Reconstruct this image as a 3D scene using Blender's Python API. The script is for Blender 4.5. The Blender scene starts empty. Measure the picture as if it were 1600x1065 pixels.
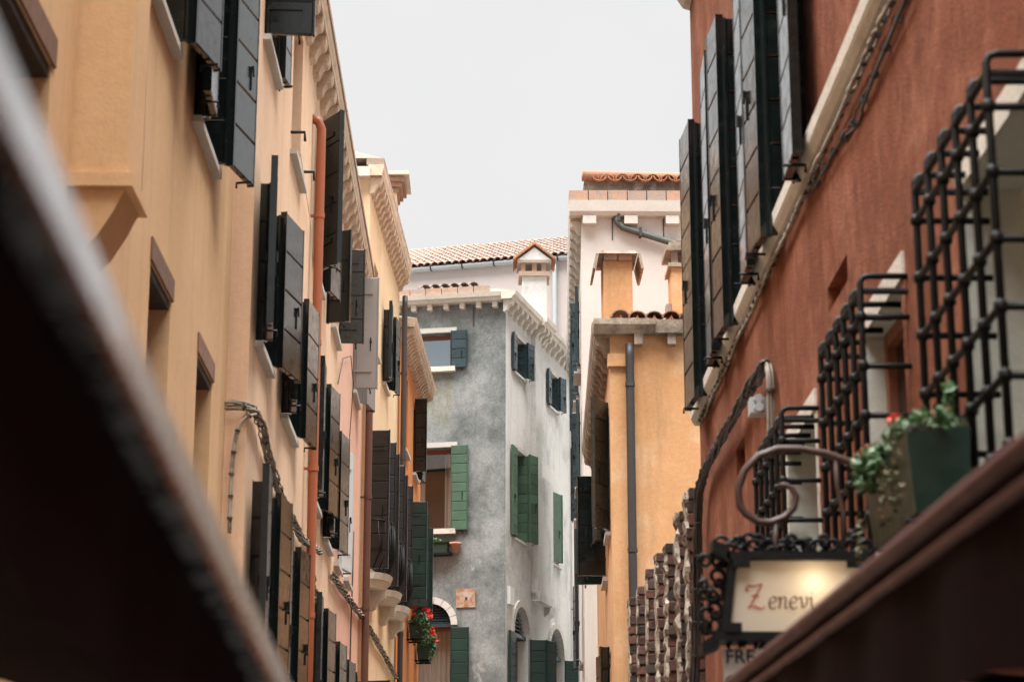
import bpy, math, random
import numpy as np
from mathutils import Vector
random.seed(7)
SC = bpy.context.scene
COL = SC.collection
# ------------------------------------------------------------------ camera
FPX = 3300.0                                   # focal length in pixels of a 1600 px wide picture
TH = math.atan(892.5 / FPX)                    # the alley's vanishing point lies 892 px under the centre
PSI = math.atan(48 / math.hypot(FPX, 892.5))
CAM = np.array([0, 0, 1.6])
cd = bpy.data.cameras.new('camera'); cam = bpy.data.objects.new('camera', cd); COL.objects.link(cam)
cam.location = CAM; cam.rotation_euler = (math.pi / 2 + TH, 0, -PSI)
cd.sensor_width = 36; cd.lens = FPX / 1600 * 36; cd.clip_start = .05; cd.clip_end = 500
cd.dof.use_dof = True; cd.dof.focus_distance = 36; cd.dof.aperture_fstop = 4.6
SC.camera = cam
# ------------------------------------------------------------------ world, sun, exposure
SUN_DIR = Vector((-.09, -.10, 1.0)).normalized()          # towards the sun
el = math.asin(SUN_DIR.z); az = math.atan2(SUN_DIR.x, SUN_DIR.y)
wd = bpy.data.worlds.new('World'); SC.world = wd; wd.use_nodes = True
nt = wd.node_tree; nt.nodes.clear()
sky = nt.nodes.new('ShaderNodeTexSky'); sky.sky_type = 'NISHITA'; sky.sun_disc = False
sky.sun_elevation = el; sky.sun_rotation = az; sky.dust_density = 4
b1 = nt.nodes.new('ShaderNodeBackground'); b1.inputs[1].default_value = .0015
b2 = nt.nodes.new('ShaderNodeBackground'); b2.inputs[1].default_value = .1225
tc = nt.nodes.new('ShaderNodeTexCoord'); nz = nt.nodes.new('ShaderNodeTexNoise'); nz.inputs['Scale'].default_value = 2.2; nz.inputs['Detail'].default_value = 4
rp = nt.nodes.new('ShaderNodeValToRGB'); rp.color_ramp.elements[0].color = (.86, .85, .84, 1); rp.color_ramp.elements[1].color = (.96, .952, .94, 1)
rp.color_ramp.elements[0].position = .35; rp.color_ramp.elements[1].position = .65
ad = nt.nodes.new('ShaderNodeAddShader'); wo = nt.nodes.new('ShaderNodeOutputWorld')
nt.links.new(tc.outputs['Generated'], nz.inputs['Vector']); nt.links.new(nz.outputs['Fac'], rp.inputs['Fac']); nt.links.new(rp.outputs[0], b2.inputs[0])
nt.links.new(sky.outputs[0], b1.inputs[0]); nt.links.new(b1.outputs[0], ad.inputs[0]); nt.links.new(b2.outputs[0], ad.inputs[1]); nt.links.new(ad.outputs[0], wo.inputs[0])
sl = bpy.data.lights.new('sun', 'SUN'); sl.energy = 2.6; sl.angle = math.radians(70); sl.color = (1, .975, .94)
so = bpy.data.objects.new('sun', sl); COL.objects.link(so); so.rotation_euler = (-SUN_DIR).to_track_quat('-Z', 'Y').to_euler(); so.location = (0, 0, 40)
SC.view_settings.view_transform = 'Standard'; SC.view_settings.look = 'None'; SC.view_settings.gamma = 1; SC.view_settings.exposure = 2.9
SC.render.engine = 'CYCLES'; SC.cycles.max_bounces = 8; SC.cycles.diffuse_bounces = 5
# ------------------------------------------------------------------ pixel helpers
Fh = np.array([math.sin(PSI), math.cos(PSI), 0]); Zv = np.array([0, 0, 1.])
FW = Fh * math.cos(TH) + Zv * math.sin(TH); UPV = -Fh * math.sin(TH) + Zv * math.cos(TH); RT = np.array([math.cos(PSI), -math.sin(PSI), 0])
def ray(u, v): return FW * FPX + RT * (u - 800) + UPV * (532.5 - v)
def aty(u, v, y):
    r = ray(u, v); return CAM + r * (y / r[1])
class Fac:
    """an upright wall plane over a plan line; s runs along it, o is outwards"""
    def __init__(s, P0, P1, out):
        s.P0 = np.array(P0, float); s.P1 = np.array(P1, float); e = s.P1 - s.P0; s.L = float(np.linalg.norm(e)); s.e = e / s.L
        n = np.array([s.e[1], -s.e[0]]); s.n = n if n @ np.array(out) > 0 else -n
        s.holes = []
    def px(s, u, v, o=0):
        r = ray(u, v); b = s.P0 + s.n * o
        t = ((b - CAM[:2]) @ s.n) / (r[:2] @ s.n); p = CAM + r * t
        return float((p[:2] - s.P0) @ s.e), float(p[2])
    def at(s, a, z, o=0):
        p = s.P0 + s.e * a + s.n * o; return (float(p[0]), float(p[1]), float(z))
# ------------------------------------------------------------------ materials
def node(nt, t, **kw):
    n = nt.nodes.new(t)
    for k, v in kw.items(): setattr(n, k, v)
    return n
def base(name):
    m = bpy.data.materials.new(name); m.use_nodes = True; nt = m.node_tree
    return m, nt, nt.nodes['Principled BSDF']
def c4(c): return (c[0], c[1], c[2], 1)
def noise(nt, vec, scale, detail=6, rough=.6, dist=0):
    n = node(nt, 'ShaderNodeTexNoise'); n.inputs['Scale'].default_value = scale; n.inputs['Detail'].default_value = detail
    n.inputs['Roughness'].default_value = rough; n.inputs['Distortion'].default_value = dist; nt.links.new(vec, n.inputs['Vector']); return n.outputs['Fac']
def ramp(nt, fac, p0, p1, v0=0., v1=1.):
    m = node(nt, 'ShaderNodeMapRange'); m.inputs[1].default_value = p0; m.inputs[2].default_value = p1; m.inputs[3].default_value = v0; m.inputs[4].default_value = v1
    nt.links.new(fac, m.inputs[0]); return m.outputs[0]
def mixc(nt, fac, a, b, mode='MIX'):
    m = node(nt, 'ShaderNodeMix', data_type='RGBA', blend_type=mode)
    for i, x in ((0, fac), (6, a), (7, b)):
        if hasattr(x, 'default_value') or hasattr(x, 'is_output'): nt.links.new(x, m.inputs[i])
        elif i == 0: m.inputs[0].default_value = x
        else: m.inputs[i].default_value = c4(x)
    return m.outputs[2]
def scaled(nt, vec, sc):
    m = node(nt, 'ShaderNodeMapping'); m.inputs['Scale'].default_value = sc; nt.links.new(vec, m.inputs['Vector']); return m.outputs[0]
def bump(nt, bs, h, strength, dist=.02):
    b = node(nt, 'ShaderNodeBump'); b.inputs['Strength'].default_value = strength; b.inputs['Distance'].default_value = dist
    nt.links.new(h, b.inputs['Height']); nt.links.new(b.outputs[0], bs.inputs['Normal'])
def plaster(name, c1, c2, patch=None, p=(.55, .72), pscale=1.3, streak=None, st=(.55, .8), sscale=(5, 5, .3), bmp=.35, fine=.12, second=None, p2=(.6, .7), moss=False):
    m, nt, bs = base(name); g = node(nt, 'ShaderNodeNewGeometry').outputs['Position']
    col = mixc(nt, ramp(nt, noise(nt, g, .9, 7, .62, .4), .35, .65), c1, c2)
    if patch: col = mixc(nt, ramp(nt, noise(nt, g, pscale, 12, .72, .15), *p), col, patch)
    if second: col = mixc(nt, ramp(nt, noise(nt, scaled(nt, g, (1, 1, .6)), pscale * 2.6, 8, .7, .3), *p2), col, second)
    if streak: col = mixc(nt, ramp(nt, noise(nt, scaled(nt, g, sscale), 1, 8, .65, .2), st[0], st[1], 0, .8), col, streak)
    if moss:                                       # green run-off stain under the attic window of the grey house
        sx = node(nt, 'ShaderNodeSeparateXYZ'); nt.links.new(g, sx.inputs[0]); mu = lambda a, b: (lambda n: (nt.links.new(a, n.inputs[0]), nt.links.new(b, n.inputs[1]), n.outputs[0])[2])(node(nt, 'ShaderNodeMath', operation='MULTIPLY'))
        k = mu(mu(ramp(nt, sx.outputs[0], -1.35, -1.1), ramp(nt, sx.outputs[0], -.55, -.8)), mu(ramp(nt, sx.outputs[2], 10.9, 11.6), ramp(nt, sx.outputs[2], 12.25, 12.1)))
        col = mixc(nt, mu(k, ramp(nt, noise(nt, scaled(nt, g, (6, 6, 1.2)), 1, 6), .38, .6, 0, .9)), col, (.25, .23, .10))
    f = noise(nt, g, 22, 6, .7)
    col = mixc(nt, 1.0, col, mixc(nt, ramp(nt, f, .3, .7), (1 - fine,) * 3, (1, 1, 1)), 'MULTIPLY')
    nt.links.new(col, bs.inputs['Base Color']); bs.inputs['Roughness'].default_value = .92; bs.inputs['Specular IOR Level'].default_value = .2
    h = node(nt, 'ShaderNodeMath', operation='ADD'); nt.links.new(noise(nt, g, 60, 4), h.inputs[0]); nt.links.new(noise(nt, g, 5, 6), h.inputs[1])
    bump(nt, bs, h.outputs[0], bmp, .012); return m
def paint(name, c, rough=.45, var=.25, wear=None, wt=(.66, .74), metal=0, bmp=.15, wscale=9, spec=.5):
    m, nt, bs = base(name); g = node(nt, 'ShaderNodeNewGeometry').outputs['Position']
    r = node(nt, 'ShaderNodeObjectInfo').outputs['Random']
    lo = tuple(x * (1 - var) for x in c); hi = tuple(x * (1 + var) for x in c)
    col = mixc(nt, r, lo, hi)
    col = mixc(nt, ramp(nt, noise(nt, g, 3, 6), .4, .7, 0, .5), col, lo)
    if wear: col = mixc(nt, ramp(nt, noise(nt, g, wscale, 9, .7), *wt), col, wear)
    nt.links.new(col, bs.inputs['Base Color']); bs.inputs['Metallic'].default_value = metal; bs.inputs['Specular IOR Level'].default_value = spec
    rr = ramp(nt, noise(nt, g, 14, 5), .3, .7, max(rough - .1, .05), min(rough + .12, 1)); nt.links.new(rr, bs.inputs['Roughness'])
    bump(nt, bs, noise(nt, scaled(nt, g, (30, 30, 30)), 1, 5), bmp, .006); return m
M = {}
M['peach_a'] = plaster('peach_plaster_near', (.70, .455, .255), (.63, .40, .215), (.60, .385, .215), streak=(.50, .32, .175), st=(.50, .75), bmp=.18)
M['peach_b'] = plaster('peach_plaster', (.78, .545, .375), (.72, .485, .32), (.68, .46, .31), streak=(.56, .385, .26), st=(.52, .8), bmp=.18)
M['pink_c'] = plaster('pink_plaster', (.76, .47, .36), (.70, .42, .31), (.63, .38, .29), streak=(.60, .42, .33))
M['cream_d'] = plaster('cream_plaster', (.76, .58, .37), (.70, .51, .32), (.62, .45, .29), streak=(.58, .44, .30))
M['orange_e'] = plaster('burnt_orange_plaster', (.62, .25, .09), (.54, .20, .07), (.58, .36, .2), (.6, .75), streak=(.42, .18, .08))
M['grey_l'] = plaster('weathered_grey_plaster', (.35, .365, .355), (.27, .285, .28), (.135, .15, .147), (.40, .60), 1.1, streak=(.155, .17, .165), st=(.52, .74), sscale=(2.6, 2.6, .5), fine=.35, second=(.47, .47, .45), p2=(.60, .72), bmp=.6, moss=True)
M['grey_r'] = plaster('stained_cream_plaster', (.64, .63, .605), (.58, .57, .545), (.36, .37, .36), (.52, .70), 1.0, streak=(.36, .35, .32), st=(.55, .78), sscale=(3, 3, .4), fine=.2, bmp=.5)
M['pink_back'] = plaster('pale_pink_plaster', (.50, .44, .42), (.46, .41, .39), streak=(.46, .38, .34), fine=.06)
M['white_h'] = plaster('off_white_plaster', (.55, .52, .49), (.51, .48, .45), (.52, .45, .38), (.58, .75), .7, streak=(.52, .41, .31), fine=.07)
M['ochre'] = plaster('ochre_plaster', (.60, .335, .17), (.52, .275, .125), (.63, .43, .27), (.48, .68), 1.1, streak=(.34, .20, .10), st=(.50, .70), sscale=(2.2, 2.2, .26), fine=.2, second=(.46, .27, .125), p2=(.56, .74))
M['red'] = plaster('brick_red_plaster', (.205, .062, .029), (.155, .046, .021), (.34, .135, .075), (.46, .70), 2.2, streak=(.38, .17, .10), st=(.52, .88), sscale=(9, 9, 2.2), fine=.3, bmp=.6)
M['reveal'] = plaster('pale_grey_reveal_plaster', (.62, .63, .57), (.57, .58, .52), fine=.1)
M['stone'] = plaster('istrian_stone', (.68, .64, .57), (.58, .53, .46), (.36, .33, .28), (.56, .74), 3, fine=.2, bmp=.6)
M['stone_w'] = plaster('clean_white_stone', (.56, .53, .49), (.48, .46, .42), (.5, .48, .44), (.62, .78), 4, fine=.12)
M['stone_d'] = plaster('soot_stained_stone', (.42, .34, .26), (.28, .22, .17), (.12, .10, .085), (.48, .66), 3, fine=.3, bmp=.7)
M['corbel'] = plaster('sandy_stone', (.72, .58, .44), (.62, .48, .35), (.42, .32, .24), (.5, .7), 4, fine=.25, bmp=.8)
M['soffit'] = plaster('brown_soffit', (.38, .31, .2), (.26, .22, .15), (.5, .42, .32), (.5, .65), 5, fine=.3)  # mottled brown of the strip under each cornice
def brickmat(name, c1, c2, c3):
    m, nt, bs = base(name); g = node(nt, 'ShaderNodeNewGeometry').outputs['Position']; r = node(nt, 'ShaderNodeObjectInfo').outputs['Random']
    col = mixc(nt, ramp(nt, r, .2, .9), c1, c2); col = mixc(nt, ramp(nt, noise(nt, g, 14, 8, .7), .45, .65), col, c3)
    nt.links.new(col, bs.inputs['Base Color']); bs.inputs['Roughness'].default_value = .95; bump(nt, bs, noise(nt, g, 45, 8, .75), .9, .02); return m
M['brick'] = brickmat('old_brick', (.12, .045, .028), (.04, .026, .02), (.03, .022, .018))
M['mortar'] = plaster('mortar', (.20, .15, .115), (.10, .075, .06), (.28, .22, .18), (.5, .7), 6, fine=.4, bmp=1)
M['lit_limewash'] = plaster('flaking_lit_limewash', (.56, .49, .41), (.42, .35, .28), (.14, .09, .065), (.46, .58), 9, fine=.3, bmp=1)
M['tile'] = brickmat('clay_tile', (.30, .175, .13), (.17, .125, .105), (.14, .125, .115))
M['tile_o'] = brickmat('orange_clay_tile', (.48, .2, .1), (.36, .15, .08), (.2, .14, .1))
M['brick_o'] = brickmat('eaves_brick', (.44, .25, .165), (.32, .25, .20), (.25, .23, .20))
M['dark'] = paint('black_green_paint', (.0055, .0085, .008), .17, .3, bmp=.02, spec=.55)
M['darkb'] = paint('dark_brown_paint', (.014, .010, .009), .4, .3, (.12, .1, .08), (.68, .76))
M['brownleaf'] = paint('olive_brown_paint', (.03, .027, .021), .3, .2, bmp=.03)
M['green'] = paint('bottle_green_paint', (.007, .028, .022), .35, .3, (.05, .09, .07), (.64, .75))
M['green_f'] = paint('faded_green_paint', (.042, .088, .052), .5, .3, (.13, .17, .11), (.58, .75))
M['slate'] = paint('blue_grey_paint', (.022, .040, .045), .3, .25, (.2, .22, .2), (.66, .75))
M['greyp'] = paint('grey_paint', (.22, .205, .19), .55, .1)
M['greyl'] = paint('light_grey_paint', (.52, .53, .53), .5, .08)
M['iron'] = paint('black_iron', (.005, .0055, .0055), .55, .2, (.02, .013, .01), (.72, .82), 0, .4, 30, spec=.22)
M['rustiron'] = paint('brown_iron', (.06, .03, .022), .5, .2)
M['pipe_o'] = paint('terracotta_pipe_paint', (.34, .095, .038), .42, .1, (.3, .12, .06), (.6, .8))
M['pipe_b'] = paint('brown_pipe_paint', (.10, .042, .028), .5, .15)
M['pipe_d'] = paint('dark_pipe_paint', (.036, .031, .030), .5, .2, (.10, .12, .10), (.68, .8))
M['pipe_g'] = paint('green_copper_pipe', (.06, .075, .065), .55, .2, (.12, .085, .06), (.5, .7))
M['zinc'] = paint('zinc_gutter', (.42, .45, .47), .45, .1, (.25, .27, .28), (.6, .8), .3)
M['cable'] = paint('grey_cable', (.30, .26, .21), .7, .3, (.1, .08, .06), (.5, .65))
M['cable_d'] = paint('dark_cable', (.05, .045, .042), .6, .3)
M['cable_w'] = paint('white_cable', (.75, .7, .62), .6, .05)
M['wood'] = paint('varnished_red_wood', (.22, .075, .04), .45, .2)
M['oldwood'] = paint('old_brown_wood', (.20, .105, .065), .8, .25, (.1, .05, .03), (.5, .7))
M['darkwood'] = paint('dark_brown_wood', (.03, .02, .014), .8, .2)  # very dark brown wood of window frames and soffit boards
M['rust'] = paint('rusty_sheet', (.34, .27, .22), .8, .2, (.30, .10, .03), (.42, .6), 0, .5, 5)
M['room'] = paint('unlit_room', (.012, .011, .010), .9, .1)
M['curtain'] = paint('cream_curtain', (.17, .15, .125), .9, .1)
M['awn'] = paint('dark_red_canvas', (.010, .0028, .0025), .95, .15, spec=.05)
M['awn_bar'] = paint('satin_aluminium', (.66, .70, .72), .26, .03, None, (0, 1), 1, .02)
M['awn_r'] = paint('brown_red_canvas_hem', (.085, .028, .025), .7, .1)
M['soil'] = paint('soil', (.03, .02, .014), 1, .2)
M['pot'] = paint('terracotta_pot', (.40, .17, .10), .8, .2)
M['boxgreen'] = paint('green_plastic', (.006, .026, .016), .4, .1)
M['whitep'] = paint('white_enamel', (.66, .67, .66), .5, .03)
M['black'] = paint('black_print', (.01, .01, .011), .6, .1)
M['redprint'] = paint('red_brown_print', (.42, .07, .03), .6, .05)
M['brownprint'] = paint('brown_print', (.17, .06, .025), .6, .05)
M['lead'] = paint('blue_roof_felt', (.10, .14, .17), .6, .15)
def glass(name, tint, metal):
    m, nt, bs = base(name); bs.inputs['Base Color'].default_value = c4(tint); bs.inputs['Metallic'].default_value = metal; bs.inputs['Roughness'].default_value = .04
    g = node(nt, 'ShaderNodeNewGeometry').outputs['Position']; bump(nt, bs, noise(nt, g, 2.2, 2), .06, .02); return m
M['glass_dark'] = glass('dark_window_glass', (.02, .022, .024), 0)
M['glass_sky'] = glass('sky_reflecting_glass', (.30, .36, .40), .85)
m, nt, bs = base('clear_window_glass'); bs.inputs['Base Color'].default_value = (.9, .95, .95, 1); bs.inputs['Roughness'].default_value = .03
tr = node(nt, 'ShaderNodeBsdfTransparent'); gl = node(nt, 'ShaderNodeBsdfGlossy'); gl.inputs['Roughness'].default_value = .03; mx = node(nt, 'ShaderNodeMixShader'); mx.inputs[0].default_value = .07
nt.links.new(tr.outputs[0], mx.inputs[1]); nt.links.new(gl.outputs[0], mx.inputs[2]); nt.links.new(mx.outputs[0], nt.nodes['Material Output'].inputs[0]); M['glass_clear'] = m
m, nt, bs = base('opal_sign_panel'); tl = node(nt, 'ShaderNodeBsdfTranslucent'); tl.inputs[0].default_value = (.88, .82, .72, 1); df = node(nt, 'ShaderNodeBsdfDiffuse'); df.inputs[0].default_value = (.86, .79, .67, 1)
mx = node(nt, 'ShaderNodeMixShader'); mx.inputs[0].default_value = .5; nt.links.new(tl.outputs[0], mx.inputs[1]); nt.links.new(df.outputs[0], mx.inputs[2]); nt.links.new(mx.outputs[0], nt.nodes['Material Output'].inputs[0]); M['opal'] = m
def leafmat(name, c1, c2):
    m, nt, bs = base(name); r = node(nt, 'ShaderNodeNewGeometry').outputs['Random Per Island']
    nt.links.new(mixc(nt, r, c1, c2), bs.inputs['Base Color']); bs.inputs['Roughness'].default_value = .55; return m
M['leaf'] = leafmat('green_leaf', (.02, .07, .018), (.07, .16, .05)); M['leaf_p'] = leafmat('silvery_leaf', (.10, .17, .09), (.32, .40, .28))
M['petal'] = leafmat('red_petal', (.55, .012, .008), (.75, .05, .02)); M['leaf_dry'] = leafmat('trailing_stem', (.06, .07, .02), (.13, .09, .04))
m, nt, bs = base('stone_paving'); g = node(nt, 'ShaderNodeNewGeometry').outputs['Position']; bk = node(nt, 'ShaderNodeTexBrick'); nt.links.new(g, bk.inputs['Vector'])
bk.inputs['Color1'].default_value = (.22, .21, .19, 1); bk.inputs['Color2'].default_value = (.17, .165, .155, 1); bk.inputs['Mortar'].default_value = (.08, .075, .07, 1); bk.inputs['Scale'].default_value = 1.2
nt.links.new(bk.outputs[0], bs.inputs['Base Color']); bs.inputs['Roughness'].default_value = .8; M['paving'] = m
# ------------------------------------------------------------------ mesh helpers
WL = {}
def wloc(o): return WL.get(o.name, np.zeros(3)) if o else np.zeros(3)
def props(o, label=None, cat=None, group=None, kind=None):
    for k, v in (('label', label), ('category', cat), ('group', group), ('kind', kind)):
        if v: o[k] = v
    return o
def thing(name, label, cat, loc, group=None):
    o = bpy.data.objects.new(name, None); COL.objects.link(o); o.location = loc; o.empty_display_size = .2
    WL[o.name] = np.array(loc, float); return props(o, label, cat, group)
class MB:
    def __init__(s): s.v = []; s.f = []; s.m = []
    def add(s, vs, fs, mi=0):
        k = len(s.v); s.v += [tuple(map(float, x)) for x in vs]; s.f += [tuple(i + k for i in f) for f in fs]; s.m += [mi] * len(fs); return s
    def quad(s, a, b, c, d, mi=0): return s.add([a, b, c, d], [(0, 1, 2, 3)], mi)
    def hexa(s, b, t, mi=0):
        n = len(b); return s.add(list(b) + list(t), [tuple(range(n))[::-1], tuple(range(n, 2 * n))] + [(i, (i + 1) % n, n + (i + 1) % n, n + i) for i in range(n)], mi)
    def box(s, x0, x1, y0, y1, z0, z1, mi=0): return s.hexa([(x0, y0, z0), (x1, y0, z0), (x1, y1, z0), (x0, y1, z0)], [(x0, y0, z1), (x1, y0, z1), (x1, y1, z1), (x0, y1, z1)], mi)
    def fbox(s, F, s0, s1, z0, z1, o0, o1, mi=0): return s.hexa([F.at(s0, z0, o0), F.at(s1, z0, o0), F.at(s1, z0, o1), F.at(s0, z0, o1)], [F.at(s0, z1, o0), F.at(s1, z1, o0), F.at(s1, z1, o1), F.at(s0, z1, o1)], mi)
    def fprism(s, F, s0, s1, prof, mi=0): return s.hexa([F.at(s0, z, o) for o, z in prof], [F.at(s1, z, o) for o, z in prof], mi)
    def tube(s, pts, r, n=8, mi=0, closed=False):
        P = [np.array(p, float) for p in pts]; k = len(P); rs = r if isinstance(r, (list, tuple)) else [r] * k
        up = None; rings = []
        for i in range(k):
            if closed: t = P[(i + 1) % k] - P[i - 1]
            else: t = P[min(i + 1, k - 1)] - P[max(i - 1, 0)]
            t = t / (np.linalg.norm(t) + 1e-9)
            if up is None:
                a = np.array([0, 0, 1.]) if abs(t[2]) < .9 else np.array([1., 0, 0]); up = np.cross(t, a); up /= np.linalg.norm(up)
            up = up - t * (up @ t); up /= (np.linalg.norm(up) + 1e-9); w = np.cross(t, up)
            rings.append([P[i] + rs[i] * (math.cos(2 * math.pi * j / n) * up + math.sin(2 * math.pi * j / n) * w) for j in range(n)])
        vs = [x for g in rings for x in g]; fs = []
        for i in range(k if closed else k - 1):
            a = i * n; b = ((i + 1) % k) * n; fs += [(a + j, a + (j + 1) % n, b + (j + 1) % n, b + j) for j in range(n)]
        if not closed: fs += [tuple(range(n))[::-1], tuple(range((k - 1) * n, k * n))]
        return s.add(vs, fs, mi)
    def lathe(s, c, prof, n=14, mi=0):
        vs = [(c[0] + r * math.cos(2 * math.pi * j / n), c[1] + r * math.sin(2 * math.pi * j / n), c[2] + z) for r, z in prof for j in range(n)]
        fs = [(i * n + j, i * n + (j + 1) % n, (i + 1) * n + (j + 1) % n, (i + 1) * n + j) for i in range(len(prof) - 1) for j in range(n)] + [tuple(range(n))[::-1], tuple(range((len(prof) - 1) * n, len(prof) * n))]
        return s.add(vs, fs, mi)
    def build(s, name, mats, parent=None, smooth=False, origin=None, local=False):
        mats = mats if isinstance(mats, (list, tuple)) else [mats]
        v = np.array(s.v); pw = wloc(parent)
        og = np.zeros(3) if local else (np.array(origin, float) if origin is not None else np.array([(v[:, 0].min() + v[:, 0].max()) / 2, (v[:, 1].min() + v[:, 1].max()) / 2, v[:, 2].min()]))
        me = bpy.data.meshes.new(name); me.from_pydata([tuple(x) for x in (v - og)], [], s.f)
        for x in mats: me.materials.append(M[x])
        if len(mats) > 1: me.polygons.foreach_set('material_index', s.m)
        if smooth: me.polygons.foreach_set('use_smooth', [True] * len(me.polygons))
        me.update(); me.validate()
        return link(name, me, og if not local else pw, parent)
def link(name, me, world, parent):
    o = bpy.data.objects.new(name, me); COL.objects.link(o); o.parent = parent; o.location = np.array(world) - wloc(parent); WL[o.name] = np.array(world, float); return o
def recalc(o):
    import bmesh
    b = bmesh.new(); b.from_mesh(o.data); bmesh.ops.recalc_face_normals(b, faces=b.faces); b.to_mesh(o.data); b.free(); return o
# ------------------------------------------------------------------ facade helpers
def wall_faces(mb, F, s0, s1, z0, z1, mi=0, rmi=None):
    """wall front with its openings cut, and the reveals of the openings"""
    rmi = mi if rmi is None else rmi
    S = sorted({s0, s1} | {x for h in F.holes for x in (h['s0'], h['s1']) if s0 < x < s1}); Z = sorted({z0, z1} | {x for h in F.holes for x in (h['z0'], h['z1']) if z0 < x < z1})
    for a, b in zip(S, S[1:]):
        for c, d in zip(Z, Z[1:]):
            ms, mz = (a + b) / 2, (c + d) / 2
            if any(h['s0'] < ms < h['s1'] and h['z0'] < mz < h['z1'] for h in F.holes): continue
            mb.quad(F.at(a, c), F.at(b, c), F.at(b, d), F.at(a, d), mi)
    for h in F.holes:
        a, b, c, d, dp = h['s0'], h['s1'], h['z0'], h['z1'], -h['depth']; r = h.get('rmi', rmi)
        mb.quad(F.at(a, c), F.at(a, c, dp), F.at(a, d, dp), F.at(a, d), r); mb.quad(F.at(b, c), F.at(b, c, dp), F.at(b, d, dp), F.at(b, d), r)
        mb.quad(F.at(a, c), F.at(b, c), F.at(b, c, dp), F.at(a, c, dp), r)
        if not h.get('arch'): mb.quad(F.at(a, d), F.at(b, d), F.at(b, d, dp), F.at(a, d, dp), r)
        else:
            n = 14; cs = (a + b) / 2; rr = (b - a) / 2; zc = d - rr
            pts = [(cs - rr * math.cos(math.pi * i / n), zc + rr * math.sin(math.pi * i / n)) for i in range(n + 1)]
            for (p, q), (p2, q2) in zip(pts, pts[1:]):
                mb.quad(F.at(p, q), F.at(p2, q2), F.at(p2, d), F.at(p, d), mi); mb.quad(F.at(p, q), F.at(p2, q2), F.at(p2, q2, dp), F.at(p, q, dp), r)
        if h.get('back'): mb.quad(F.at(a, c, dp), F.at(b, c, dp), F.at(b, d, dp), F.at(a, d, dp), r)
def hole(F, s0, s1, z0, z1, depth=.3, **kw): F.holes.append(dict(s0=s0, s1=s1, z0=z0, z1=z1, depth=depth, **kw))
BOARD = {}
def board(w, h, t, mat):
    k = (round(w, 2), round(h, 2), t, mat)
    if k not in BOARD:
        b = MB(); e = .007; W, H, T = w / 2, h / 2, t / 2          # board with eased edges
        for sg in (-1, 1):
            b.add([(-W, 0, -H), (W, 0, -H), (W, 0, H), (-W, 0, H), (-W, sg * (T - e), -H), (W, sg * (T - e), -H), (W, sg * (T - e), H), (-W, sg * (T - e), H), (-W + e, sg * T, -H + e), (W - e, sg * T, -H + e), (W - e, sg * T, H - e), (-W + e, sg * T, H - e)],
                  [(0, 1, 5, 4), (1, 2, 6, 5), (2, 3, 7, 6), (3, 0, 4, 7), (4, 5, 9, 8), (5, 6, 10, 9), (6, 7, 11, 10), (7, 4, 8, 11), (8, 9, 10, 11)])
        me = bpy.data.meshes.new('plank'); me.from_pydata(b.v, [], b.f); me.materials.append(M[mat]); me.update(); BOARD[k] = me
        import bmesh
        q = bmesh.new(); q.from_mesh(me); bmesh.ops.remove_doubles(q, verts=q.verts, dist=1e-5); bmesh.ops.recalc_face_normals(q, faces=q.faces); q.to_mesh(me); q.free()
    return BOARD[k]
LATCH = []
def leaf(house, F, a, b, z0, z1, mat='dark', n=None, t=.045, strap=False, stay=True, label=None, planks=True):
    """one shutter leaf between plan points a=(s,o) and b=(s,o)"""
    A = np.array(F.at(a[0], z0, a[1])); Bp = np.array(F.at(b[0], z0, b[1])); d = Bp - A; w = float(np.linalg.norm(d)); ang = math.atan2(d[1], d[0]); h = z1 - z0
    mb = MB(); mb.box(.008, w - .008, -t / 4, t / 4, .006, h - .006)          # core seen in the joints
    for e in (0, w): mb.box(e - .007, e + .007, -t / 2 - .002, t / 2 + .002, 0, h)     # edge strips
    if strap:
        for q in (.16, .86): mb.box(-.01, w * .75, -t / 2 - .012, t / 2 + .012, h * q - .02, h * q + .02)
    o = mb.build('shutter', mat, house, local=True); o.location = A - wloc(house); o.rotation_euler = (0, 0, ang); WL[o.name] = np.zeros(3)
    if label: o['label'] = label
    n = n or max(3, round(h / .29)); g = .009; ph = h / n
    if planks:
        me = board(w - .018, ph - g, t, mat)
        for i in range(n):
            p = bpy.data.objects.new('plank', me); COL.objects.link(p); p.parent = o; p.location = (w / 2, 0, ph * (i + .5))
    if stay:
        if not LATCH:
            for sg in (-1, 1):
                q = MB(); y = sg * (t / 2 + .012); y = sg * (t / 2 + .003); q.tube([(0, y, -.17), (0, y, -.05), (0, y, 0), (0, y + sg * .012, .005), (.012, y + sg * .014, -.07)], .007, 6); x = q.build('latch', 'iron', None, local=True); LATCH.append(x.data); bpy.data.objects.remove(x)
            q = MB(); q.tube([(0, -t / 2 - .03, -.014), (0, t / 2 + .03, -.014), (0, t / 2 + .03, -.05)], .009, 5); x = q.build('catch', 'iron', None, local=True); LATCH.append(x.data); bpy.data.objects.remove(x)
        for k, (nm, z_) in enumerate((('latch', h * .45), ('latch', h * .45), ('catch', 0))):
            c = bpy.data.objects.new(nm, LATCH[k]); COL.objects.link(c); c.parent = o; c.location = (w * .68, 0, z_)
    return o
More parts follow.
